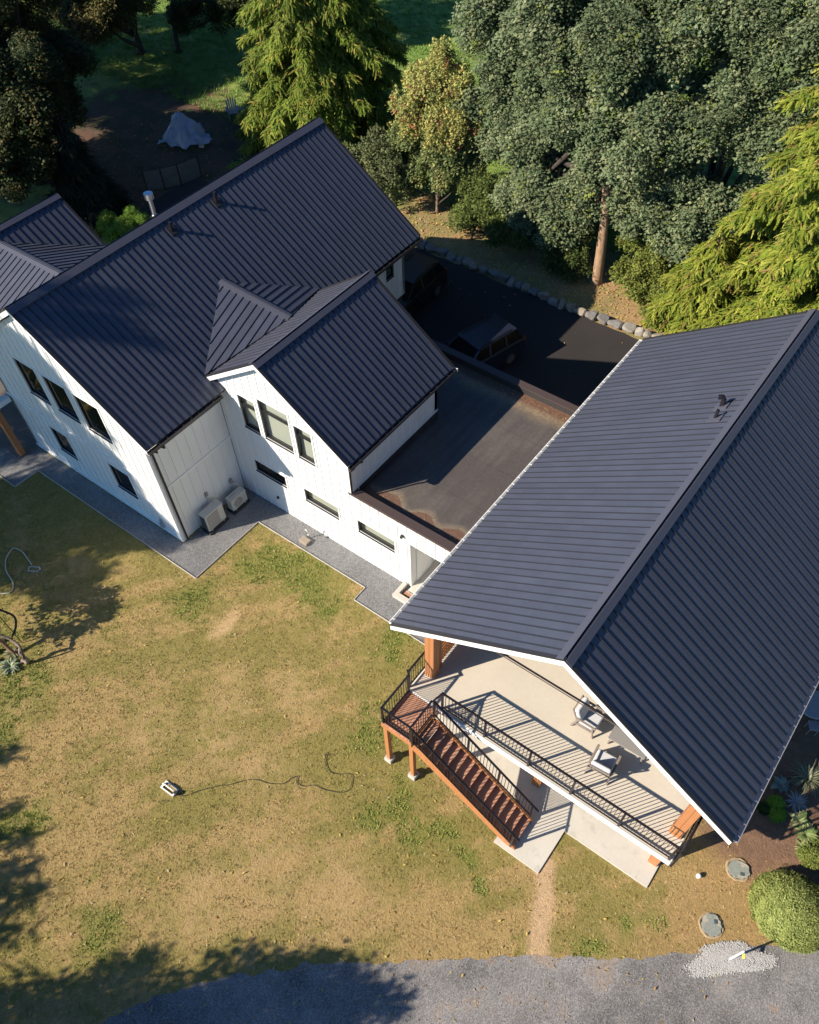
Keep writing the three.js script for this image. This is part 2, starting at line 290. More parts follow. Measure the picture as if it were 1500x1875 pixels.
function ridgeCap(parent, a, b, slopeL, slopeR, w = 0.2, h = 0.055, mat = M.cap) {   // slopes as unit vectors pointing down each side
  for (const s of [slopeL, slopeR]) {
    const up = V3().crossVectors(V3().subVectors(b, a), s).normalize(); if (up.y < 0) up.negate();
    const o = up.clone().multiplyScalar(h);
    obj('ridge_cap', new GB().prism([a.clone().add(o), b.clone().add(o), b.clone().add(o).addScaledVector(s, w), a.clone().add(o).addScaledVector(s, w)], up.clone().multiplyScalar(0.018)), mat, parent);
    obj('ridge_cap', new GB().prism([a.clone().addScaledVector(s, w - 0.02), b.clone().addScaledVector(s, w - 0.02), b.clone().addScaledVector(s, w), a.clone().addScaledVector(s, w)], o), mat, parent);
  }
}
function rakeTrim(parent, a, b, out, fasciaH = 0.2) {                // a low, b high end of the rake on the roof surface; out points away from the roof
  obj('fascia', new GB().prism([a.clone().addScaledVector(out, -0.03), b.clone().addScaledVector(out, -0.03), b.clone().addScaledVector(out, -0.03).add(V3(0, -fasciaH, 0)), a.clone().addScaledVector(out, -0.03).add(V3(0, -fasciaH, 0))], out.clone().multiplyScalar(0.035)), M.whiteTrim, parent);
  const u = V3(0, 0.02, 0);
  obj('rake_flashing', new GB().prism([a, b, b.clone().addScaledVector(out, -0.1), a.clone().addScaledVector(out, -0.1)].map((p) => p.clone().add(u)).map((p) => p.addScaledVector(out, 0.012)), V3(0, 0.03, 0)), M.trimDark, parent);
  obj('rake_flashing', new GB().prism([a, b, b.clone().add(V3(0, -0.05, 0)), a.clone().add(V3(0, -0.05, 0))].map((p) => p.clone().add(V3(0, 0.05, 0)).addScaledVector(out, 0.008)), out.clone().multiplyScalar(0.012)), M.trimDark, parent);
}
// an open gutter along the eave from a to b; out points away from the wall
function gutter(parent, a, b, out, mat, brackets = 0.365) {
  const w = 0.11, h = 0.1, o = out.clone().multiplyScalar(0.012), base = V3(0, -0.05, 0), g = new GB();
  const A = a.clone().add(o).add(base), B = b.clone().add(o).add(base);
  g.prism([A, B, B.clone().add(V3(0, -h, 0)), A.clone().add(V3(0, -h, 0))], out.clone().multiplyScalar(0.006));
  g.prism([A, B, B.clone().addScaledVector(out, w), A.clone().addScaledVector(out, w)].map((p) => p.clone().add(V3(0, -h, 0))), V3(0, -0.006, 0));
  g.prism([A, B, B.clone().add(V3(0, -h - 0.006, 0)), A.clone().add(V3(0, -h - 0.006, 0))].map((p) => p.clone().addScaledVector(out, w)), out.clone().multiplyScalar(0.008));
  g.beam(A.clone().addScaledVector(out, w + 0.002), B.clone().addScaledVector(out, w + 0.002), 0.022, 0.016);
  for (const p of [A, B]) g.prism([p, p.clone().addScaledVector(out, w), p.clone().addScaledVector(out, w).add(V3(0, -h, 0)), p.clone().add(V3(0, -h, 0))], V3().subVectors(B, A).normalize().multiplyScalar(p === A ? 0.008 : -0.008));
  const m = obj('gutter', g, mat, parent), L = A.distanceTo(B), d = V3().subVectors(B, A).normalize();
  for (let s = 0.15; s < L; s += brackets) { const p = A.clone().addScaledVector(d, s).add(V3(0, 0.006, 0)); obj('gutter_bracket', new GB().beam(p, p.clone().addScaledVector(out, w + 0.016), 0.022, 0.012), mat, m); }
  return m;
}
// wall in its own plane: local x right, y up, front face at z = 0; place by position and turn
const unitBox = new THREE.BoxGeometry(1, 1, 1);
function wall(parent, name, outline, holes, pos, turn, { t = 0.16, mat = M.white, batten = 0.406, from = 0, band = null, skip = 0.12, battenMat = M.whiteTrim } = {}) {
  const s = new THREE.Shape(outline.map((p) => new THREE.Vector2(...p)));
  for (const h of holes) s.holes.push(new THREE.Path([[h[0], h[2]], [h[0], h[3]], [h[1], h[3]], [h[1], h[2]]].map((p) => new THREE.Vector2(...p))));
  const g = new THREE.ExtrudeGeometry(s, { depth: t, bevelEnabled: false }); g.translate(0, 0, -t);
  const w = obj(name, g, mat, parent); w.position.set(...pos); w.rotation.y = turn;
  const xs = outline.map((p) => p[0]), x0 = Math.min(...xs), x1 = Math.max(...xs);
  const span = (x) => { const ys = []; for (let i = 0; i < outline.length; i++) { const a = outline[i], b = outline[(i + 1) % outline.length]; if ((a[0] <= x) !== (b[0] <= x)) ys.push(lerp(a[1], b[1], (x - a[0]) / (b[0] - a[0]))); } ys.sort((p, q) => p - q); return [ys[0], ys[ys.length - 1]]; };
  if (batten) for (let x = x0 + (from || batten); x < x1 - skip; x += batten) {
    let [lo, hi] = span(x); let segs = [[lo, hi - 0.02]];
    for (const h of [...holes, ...(band !== null ? [[x0 - 1, x1 + 1, band - 0.012, band - 0.011]] : [])]) if (x > h[0] - 0.1 && x < h[1] + 0.1) segs = segs.flatMap(([a, b]) => [[a, Math.min(b, h[2] - 0.07)], [Math.max(a, h[3] + 0.07), b]].filter((q) => q[1] - q[0] > 0.08));
    for (const [a, b] of segs) { const m = obj('batten', unitBox, battenMat, w); m.scale.set(0.034, b - a, 0.02); m.position.set(x, (a + b) / 2, 0.01); }
  }
  if (band !== null) { const m = obj('band_board', unitBox, M.whiteTrim, w); m.scale.set(x1 - x0 + 0.02, 0.09, 0.034); m.position.set((x0 + x1) / 2, band, 0.017); }
  return w;
}
// a black framed window in a hole; local plane as the wall's
function windowIn(parent, [x0, x1, y0, y1], pos, turn, { split = 0, vsplit = 0, blind = false, trim = true } = {}) {
  const f = 0.055, g = new GB(), zf = -0.025, zb = -0.11;
  g.box(x0, y0, zb, x0 + f, y1, zf).box(x1 - f, y0, zb, x1, y1, zf).box(x0 + f, y1 - f, zb, x1 - f, y1, zf).box(x0 + f, y0, zb, x1 - f, y0 + f, zf);
  const w = obj('window', g, M.frame, parent); w.position.set(...pos); w.rotation.y = turn;
  const ys = split ? [y0 + f, y1 - (y1 - y0) * split, y1 - f] : [y0 + f, y1 - f], xs = vsplit ? [x0 + f, lerp(x0, x1, vsplit), x1 - f] : [x0 + f, x1 - f];
  if (split) obj('mullion', new GB().box(x0 + f, ys[1] - 0.03, zb + 0.005, x1 - f, ys[1] + 0.03, zf - 0.005), M.frame, w);
  if (vsplit) obj('mullion', new GB().box(xs[1] - 0.025, y0 + f, zb + 0.008, xs[1] + 0.025, y1 - f, zf - 0.008), M.frame, w);
  for (let i = 0; i + 1 < ys.length; i++) for (let j = 0; j + 1 < xs.length; j++) obj('pane', new GB().quad(V3(xs[j], ys[i], -0.07), V3(xs[j + 1], ys[i], -0.07), V3(xs[j + 1], ys[i + 1], -0.07), V3(xs[j], ys[i + 1], -0.07)), M.glass, w);
  if (blind) obj('blind', new GB().box(x0 + 0.01, y0 + 0.01, -0.2, x1 - 0.01, y1 - 0.01, -0.19), M.blind, w);
  if (trim) { const q = 0.07; obj('casing', new GB().box(x0 - q, y0 - q, 0.001, x0 - 0.002, y1 + q, 0.026).box(x1 + 0.002, y0 - q, 0.001, x1 + q, y1 + q, 0.026).box(x0 - 0.002, y1 + 0.002, 0.001, x1 + 0.002, y1 + q, 0.026).box(x0 - 0.002, y0 - q, 0.001, x1 + 0.002, y0 - 0.002, 0.04), M.whiteTrim, w); }
  obj('sill', new GB().box(x0 + 0.002, y0 - 0.02, -0.11, x1 - 0.002, y0 - 0.001, 0.05), M.frame, w);
  return w;
}
const DOWN = (pitch, sx) => V3(sx, -pitch, 0).normalize(), UP = (pitch, sx) => V3(sx, pitch, 0).normalize();
// ---------------------------------------------------------------- main farmhouse block with its front wing and side porch
const house = thing('farmhouse', 'large white board-and-batten farmhouse with dark standing seam gable roofs', 'house');
{
  const pm = 0.6556, RX = -4.58, RY = 8.87, EX = 0.53, EY = 5.52, ZF = 0.22, ZB = -15.2, len = ZF - ZB, sl = Math.hypot(EX - RX, RY - EY);
  const W = [[-6.75, -5.5, 4.2, 5.86], [-5.08, -3.78, 4.2, 5.86], [-3.35, -2.02, 4.2, 5.86], [-6.85, -5.75, 1.1, 2.4], [-3.27, -2.08, 1.15, 2.48]];
  wall(house, 'gable_wall', [[-9.16, 0], [0, 0], [0, 5.64], [RX, 8.6], [-9.16, 5.64]], W, [0, 0, 0], 0, { band: 2.92, from: 0.3 });
  for (const w of W) windowIn(house, w, [0, 0, 0], 0, { vsplit: 0 });
  // east wall (local x = -z): in front of the wing full height, behind it hung over the open undercroft
  wall(house, 'side_wall', [[0.165, 0], [3.50, 0], [3.50, 5.64], [0.165, 5.64]], [], [0, 0, 0], Math.PI / 2, { band: 2.92, from: 0.28 });
  wall(house, 'side_wall', [[8.6, 2.86], [14.7, 2.86], [14.7, 5.64], [8.6, 5.64]], [[13.4, 13.95, 4.14, 5.15]], [0, 0, 0], Math.PI / 2, { from: 0.3 });
  windowIn(house, [13.4, 13.95, 4.14, 5.15], [0, 0, 0], Math.PI / 2);
  wall(house, 'back_wall', [[0, 2.86], [9.16, 2.86], [9.16, 5.64], [4.58, 8.6], [0, 5.64]], [], [0, 0, -14.7], Math.PI, { batten: 0 });
  wall(house, 'west_wall', [[-14.7, 0], [0, 0], [0, 5.64], [-14.7, 5.64]], [], [-9.16, 0, 0], -Math.PI / 2, { batten: 0 });
  obj('undercroft_wall', new GB().box(-9.0, 0, -13.2, -1.6, 2.86, -13.0).box(-1.75, 0, -13, -1.6, 2.86, -8.6), M.darkWall, house);
  obj('undercroft_post', new GB().box(-0.32, 0, -14.6, -0.1, 2.85, -14.38), M.darkWall, house);
  obj('floor_slab', new GB().box(-9.0, 2.75, -14.5, -0.17, 2.855, -0.17), M.interior, house);
  obj('corner_board', new GB().box(-0.19, 0, 0.022, 0.026, 5.6, 0.046).box(0.022, 0, -0.26, 0.047, 5.6, 0.0215), M.whiteTrim, house);
  obj('base_flashing', new GB().box(-9.16, 0.012, 0.001, 0.05, 0.1, 0.055), M.whiteTrim, house);
  const east = roofSlope(house, V3(EX, EY, ZF), V3(0, 0, -1), UP(pm, -1), [[0, 0], [len, 0], [len, sl], [0, sl]]);
  roofSlope(house, V3(2 * RX - EX, EY, ZF), V3(0, 0, -1), UP(pm, 1), [[0, 0], [len, 0], [len, sl], [0, sl]]);
  ridgeCap(house, V3(RX, RY, ZF + 0.01), V3(RX, RY, ZB - 0.01), DOWN(pm, -1), DOWN(pm, 1), 0.26);
  rakeTrim(house, V3(EX, EY, ZF), V3(RX, RY, ZF), V3(0, 0, 1)); rakeTrim(house, V3(2 * RX - EX, EY, ZF), V3(RX, RY, ZF), V3(0, 0, 1));
  rakeTrim(house, V3(EX, EY, ZB), V3(RX, RY, ZB), V3(0, 0, -1)); rakeTrim(house, V3(2 * RX - EX, EY, ZB), V3(RX, RY, ZB), V3(0, 0, -1));
  obj('soffit', new GB().box(0.05, 5.2, -3.2, 0.5, 5.23, 0.15).box(0.05, 5.2, -15.1, 0.5, 5.23, -9.5), M.whiteTrim, house);
  obj('soffit', new GB().box(0.49, 5.2, -3.2, 0.52, 5.42, 0.15).box(0.49, 5.2, -15.1, 0.52, 5.42, -9.5), M.trimDark, house);
  gutter(house, V3(EX, EY, ZF), V3(EX, EY, -3.25), V3(1, 0, 0), M.trimDark); gutter(house, V3(EX, EY, -9.5), V3(EX, EY, ZB), V3(1, 0, 0), M.trimDark);
  // downspout at the front corner
  obj('downspout', new GB().tube([V3(0.585, 5.36, -0.1), V3(0.585, 5.22, -0.1), V3(0.1, 4.95, -0.16), V3(0.1, 0.12, -0.16), V3(0.16, 0.05, -0.16)], 0.04, 10), M.blackMetal, house);
  obj('downspout', new GB().tube([V3(0.58, 5.36, -0.42), V3(0.58, 5.18, -0.42), V3(0.35, 5.1, -0.42)], 0.045, 10), M.blackMetal, house);
  // vents on the front slope, flue on the far slope
  for (const [x, z, h] of [[-4.02, -8.62, 0.42], [-4.02, -6.36, 0.34]]) { const y = EY + (EX - x) * pm; const v = obj('roof_vent', new GB().tube([V3(x, y - 0.05, z), V3(x, y + 0.08, z), V3(x, y + h, z)], [0.13, 0.06, 0.055], 12), M.blackMetal, house); obj('vent_flange', new GB().prism([V3(x - 0.16, y + 0.16 * pm + 0.02, z - 0.16), V3(x + 0.16, y - 0.16 * pm + 0.02, z - 0.16), V3(x + 0.16, y - 0.16 * pm + 0.02, z + 0.16), V3(x - 0.16, y + 0.16 * pm + 0.02, z + 0.16)], V3(0, 0.05, 0)), M.trimDark, v); }
  const flue = obj('flue_pipe', new GB().cyl(-5.5, 8.0, 9.06, -6.82, 0.085, 0.085, 18), M.steel, house);
  obj('flue_cap', new GB().cyl(-5.5, 9.02, 9.22, -6.82, 0.17, 0.17, 20), M.steel, flue); obj('storm_collar', new GB().cyl(-5.5, 8.36, 8.42, -6.82, 0.16, 0.1, 18), M.steel, flue);
  // ------- front wing
  const wp = 0.674, wx = 2.67, wy = 7.77, wex = 6.32, wey = 5.31, wf = -3.3, wb = -9.4, wl = wf - wb, wsl = Math.hypot(wex - wx, wy - wey);
  const valX = -0.2, wsl2 = Math.hypot(wx - valX, (wx - valX) * wp);
  const WW = [[1.14, 1.94, 4.09, 5.62], [2.16, 3.55, 4.09, 5.93], [3.78, 4.55, 4.09, 5.6], [1.11, 2.73, 1.74, 2.35], [3.69, 5.34, 1.7, 2.36]];
  wall(house, 'wing_gable_wall', [[0.0, 0], [6.12, 0], [6.12, 5.28], [wx, 7.55], [0.0, 5.76]], WW, [0, 0, -3.52], 0, { from: 0.3 });
  WW.forEach((w, i) => windowIn(house, w, [0, 0, -3.52], 0, { split: i < 3 ? 0.3 : 0, blind: i !== 3 }));
  wall(house, 'wing_side_wall', [[3.70, 3.3], [8.64, 3.3], [8.64, 5.28], [3.70, 5.28]], [], [6.12, 0, 0], Math.PI / 2, { band: 3.72, from: 0.4, mat: M.white });
  wall(house, 'wing_back_wall', [[-6.12, 3.3], [0, 3.3], [0, 5.6], [-wx, 7.5], [-6.12, 5.28]], [], [0, 0, -8.64], Math.PI, { batten: 0 });
  obj('wing_corner_board', new GB().box(6.145, 3.72, -3.8, 6.17, 5.2, -3.52).box(5.95, 3.72, -3.497, 6.15, 5.2, -3.472), M.whiteTrim, house);
  roofSlope(house, V3(wex, wey, wf), V3(0, 0, -1), UP(wp, -1), [[0, 0], [wl, 0], [wl, wsl], [0, wsl]]);
  roofSlope(house, V3(valX, wy - (wx - valX) * wp, wf), V3(0, 0, -1), UP(wp, 1), [[0, 0], [wl, 0], [wl, wsl2], [0, wsl2]], { start: 0.1 });
  ridgeCap(house, V3(wx, wy, wf + 0.01), V3(wx, wy, wb - 0.01), DOWN(wp, -1), DOWN(wp, 1), 0.2);
  rakeTrim(house, V3(wex, wey, wf), V3(wx, wy, wf), V3(0, 0, 1)); rakeTrim(house, V3(valX, wy - (wx - valX) * wp, wf), V3(wx, wy, wf), V3(0, 0, 1));
  rakeTrim(house, V3(wex, wey, wb), V3(wx, wy, wb), V3(0, 0, -1)); rakeTrim(house, V3(valX + 0.3, wy - (wx - valX - 0.3) * wp, wb), V3(wx, wy, wb), V3(0, 0, -1));
  gutter(house, V3(wex, wey, wf), V3(wex, wey, wb), V3(1, 0, 0), M.trimDark);
  obj('eave_end', new GB().box(6.33, 5.14, wb - 0.05, 6.47, 5.27, wb - 0.02), M.whiteTrim, house);
  obj('soffit', new GB().box(6.15, 5.12, -8.7, 6.28, 5.14, -3.34).box(6.281, 5.12, -9.3, 6.305, 5.22, -3.34), M.whiteTrim, house);
  obj('downspout', new GB().tube([V3(6.37, 5.2, -3.55), V3(6.37, 5.05, -3.55), V3(6.23, 4.85, -3.46), V3(6.21, 3.75, -3.46)], 0.035, 10), M.blackMetal, house);
  obj('downspout', new GB().tube([V3(6.37, 5.2, -3.95), V3(6.37, 5.02, -3.95), V3(6.3, 4.96, -3.95)], 0.045, 10), M.blackMetal, house);
  // ------- saddle between the two roofs
  const A = V3(-2.02, 7.21, -6.4), B = V3(0.74, 6.475, -6.95), F = V3(-0.1, 5.95, -3.28), K = V3(-0.1, 5.95, -9.45);
  saddle(house, A, B, F, K);
  // ------- side porch roof on the far side
  const px = -10.8, py = 7.77, pf = 0.3, pb = -6.26, vx = -8.5, pl = pf - pb, vy = py - (vx - px) * wp;
  roofSlope(house, V3(vx, vy, pf), V3(0, 0, -1), UP(wp, -1), [[0, 0], [pl, 0], [pl, Math.hypot(vx - px, py - vy)], [0, Math.hypot(vx - px, py - vy)]]);
  const pex = -13.6, pey = py - (px - pex) * wp; roofSlope(house, V3(pex, pey, pf), V3(0, 0, -1), UP(wp, 1), [[0, 0], [pl, 0], [pl, Math.hypot(pex - px, py - pey)], [0, Math.hypot(pex - px, py - pey)]]);
  ridgeCap(house, V3(px, py, pf), V3(px, py, pb - 0.01), DOWN(wp, -1), DOWN(wp, 1), 0.2);
  rakeTrim(house, V3(vx, vy, pb), V3(px, py, pb), V3(0, 0, -1)); rakeTrim(house, V3(vx, vy, pf), V3(px, py, pf), V3(0, 0, 1)); rakeTrim(house, V3(pex, pey, pf), V3(px, py, pf), V3(0, 0, 1));
  saddle(house, V3(-6.55, 7.62, -2.95), V3(-10.3, 7.47, -3.0), V3(-8.55, 6.3, 0.3), V3(-8.58, 6.33, -6.25));
  obj('porch_post', new GB().box(-9.32, 0.04, 0.66, -9.08, 2.56, 0.9), M.cedar, house); obj('porch_post', new GB().box(-13.3, 0.04, 0.66, -13.06, 2.56, 0.9), M.cedar, house);
  obj('porch_beam', new GB().box(-13.4, 2.56, 0.66, -9.0, 2.8, 0.9), M.whiteTrim, house); obj('porch_beam', new GB().box(-9.34, 2.56, 0.06, -9.06, 2.79, 0.655), M.whiteTrim, house);
  obj('porch_slab', new GB().box(-14, -0.02, -6, -9.05, 0.06, 1.06), std(0.13, 0.115, 0.105, 0.9, { bumpMap: rep(tFine, 1), bumpScale: 0.003 }), house);
  // fittings
  obj('wall_tap', new GB().cyl(-1.05, 0.42, 0.62, 0.06, 0.05, 0.05, 10).box(-1.13, 0.2, 0.022, -0.95, 0.42, 0.1), M.galv, house);
  obj('vent_cap', new GB().tube([V3(2.05, 0.75, -3.5), V3(2.05, 0.75, -3.44)], 0.055, 12), M.blackMetal, house);
}
function saddle(parent, A, B, F, K) {
  for (const C of [F, K]) {
    const U = V3().subVectors(B, A).normalize(); let V = V3().subVectors(C, A); V.addScaledVector(U, -V.dot(U)).normalize();
    const q = V3().subVectors(C, A), cu = q.dot(U), cv = q.dot(V), w = A.distanceTo(B); const O = A.clone().add(V3(0, 0.035, 0));
    roofSlope(parent, O, U, V, [[0, 0], [w, 0], [cu, cv]], { spacing: 0.285, thick: 0.05, start: 0.1 });
  }
  const c = V3().addVectors(F, K).multiplyScalar(0.5), dn = (p) => { const U = V3().subVectors(B, A).normalize(), v = V3().subVectors(p, A); return v.addScaledVector(U, -v.dot(U)).normalize(); };
  ridgeCap(parent, A.clone().add(V3(0, 0.035, 0)), B.clone().add(V3(0, 0.035, 0)), dn(F), dn(K), 0.16, 0.05);
}
// ---------------------------------------------------------------- flat roofed annex
const annex = thing('flat_roof_annex', 'single storey white annex with flat brown roof joining the two gabled buildings', 'annex');
{
  const x1 = 10.75, zf = -3.52, zb = -11.85;
  wall(annex, 'front_wall', [[6.125, 0], [8.65, 0], [8.65, 2.66], [10.75, 2.66], [10.75, 3.58], [6.125, 3.58]], [[6.27, 7.96, 1.7, 2.34]], [0, 0, zf], 0, { from: 0.35 });
  windowIn(annex, [6.27, 7.96, 1.7, 2.34], [0, 0, zf], 0, { blind: true });
  obj('back_wall', new GB().box(0.02, 0, zb, x1, 3.55, zb + 0.15), M.white, annex);
  obj('end_wall', new GB().box(x1, 0, zb, x1 + 0.15, 3.55, -5.4).box(x1 - 0.01, 2.66, -5.39, x1 + 0.15, 3.55, zf - 0.01), M.white, annex);
  // recessed entry
  obj('entry_side_wall', new GB().box(8.5, 0, -5.5, 8.648, 2.655, zf - 0.165), M.white, annex);
  const d = obj('entry_door', new GB().box(8.65, 0.12, -4.75, 8.69, 2.3, -3.85), M.whiteTrim, annex); obj('door_handle', new GB().rbox(8.72, 1.05, -4.62, 0.06, 0.06, 0.06, 0.025), M.blackMetal, d);
  obj('entry_back_wall', new GB().box(8.5, 0, -5.65, x1, 2.655, -5.5), M.white, annex); obj('entry_ceiling', new GB().box(8.5, 2.661, -5.5, x1, 2.72, zf - 0.165), M.whiteTrim, annex);
  obj('entry_floor', new GB().box(8.655, 0.0, -5.5, x1 + 1.2, 0.1, -3.2), M.concrete, annex);
  obj('door_mat', new GB().rbox(9.55, 0.115, -5.1, 1.3, 0.02, 0.5, 0.008), std(0.05, 0.022, 0.018, 0.95), annex);
  const S = (x, z) => [x / 10.7, (z + 11.85) / 8.35];
  const m = new THREE.MeshStandardMaterial({ roughness: 0.62, bumpMap: (() => { const b = rep(tFine, 1); b.repeat.set(6, 5); return b; })(), bumpScale: 0.006, map: tex(1400, 1092, (u, v) => {
    const x = u * 10.7, z = -11.85 + v * 8.35, n = fbm(x * 0.6, z * 0.6, 4, 301), s = fbm(x * 5, z * 0.5, 3, 303), f = fbm(x * 16, z * 16, 2, 305), h = hash2(u * 1400, v * 1092, 6);
    let c = mulc(mixc([0.085, 0.072, 0.068], [0.115, 0.1, 0.09], smooth(0.35, 0.7, 0.6 * n + 0.4 * s)), 0.75 + 0.3 * f + 0.2 * h);
    const seam = Math.abs(((z + 20) % 1.9) - 0.95); if (seam < 0.02) c = mulc(c, 0.8);
    // dried silt left by standing water along both parapets
    const df = -3.8 - z, edge = 0.56 + 0.2 * Math.sin(x * 4.4 + 2 * fbm(x * 1.2, 3, 2, 307)) * (0.4 + 0.6 * vnoise(x * 1.1, 7, 309)) + 0.16 * (vnoise(x * 2.6, 1, 311) - 0.5);
    if (df < edge) c = mixc(c, mulc([0.165, 0.085, 0.055], 0.72 + 0.5 * f + 0.12 * h), 0.75); else c = mixc(c, mulc([0.29, 0.225, 0.15], 0.7 + 0.5 * f), smooth(edge + 0.26 + 0.2 * vnoise(x * 1.7, 5, 313), edge, df) * 0.6);
    const db = z + 11.5, eb = 0.35 + 0.45 * vnoise(x * 1.3, 9, 315); const bk = smooth(eb + 0.5, eb * 0.5, db) * smooth(0.25, 0.6, 0.5 * n + 0.5 * vnoise(x * 0.8, 2, 317) + 0.15);
    c = mixc(c, mulc(mixc([0.17, 0.085, 0.05], [0.3, 0.22, 0.13], smooth(0.2, 0.55, db)), 0.6 + 0.7 * f), bk * 0.85);
    return c;
  }) });
  const roof = obj('roof_membrane', new GB().quad(V3(0.05, 3.4, zb + 0.05), V3(0.05, 3.4, zf - 0.05), V3(x1, 3.4, zf - 0.05), V3(x1, 3.4, zb + 0.05)), m, annex);
  const P = roof.geometry.attributes.position, U = roof.geometry.attributes.uv; for (let i = 0; i < P.count; i++) U.setXY(i, ...S(P.getX(i), P.getZ(i)));
  obj('roof_slab', new GB().box(0.05, 3.2, zb + 0.16, x1, 3.39, zf - 0.17), M.roofDeck, annex);
  const cap = std(0.075, 0.053, 0.05, 0.5, { bumpMap: rep(tSoft, 0.5), bumpScale: 0.004 }), up = std(0.03, 0.026, 0.026, 0.7);
  obj('parapet', new GB().box(6.125, 3.37, zf - 0.26, x1, 3.66, zf - 0.161), up, annex); obj('parapet_cap', new GB().box(6.0, 3.662, zf - 0.28, x1, 3.7, zf + 0.045).box(6.0, 3.585, zf + 0.004, x1, 3.661, zf + 0.04), cap, annex);
  obj('parapet', new GB().box(0.02, 3.37, zb + 0.151, x1, 3.66, zb + 0.25), up, annex); obj('parapet_cap', new GB().box(0.02, 3.662, zb - 0.05, x1, 3.7, zb + 0.27).box(0.02, 3.56, zb - 0.05, x1, 3.661, zb - 0.004), cap, annex);
  obj('wall_flashing', new GB().box(6.125, 3.405, -8.6, 6.18, 3.64, -3.95), up, annex);
  obj('wall_lamp', new GB().rbox(8.35, 2.95, zf + 0.07, 0.1, 0.12, 0.13, 0.02), M.blackMetal, annex);
  // low kerb beside the entry
  const k = obj('entry_kerb', new GB().box(8.33, 0.0, -3.46, 8.5, 0.2, -2.76).box(8.5, 0.0, -2.95, 9.9, 0.2, -2.76), M.footing, annex);
  obj('timber_sill', new GB().box(8.62, 0.01, -3.28, 9.9, 0.1, -3.08), M.cedarRed[1], k);
}
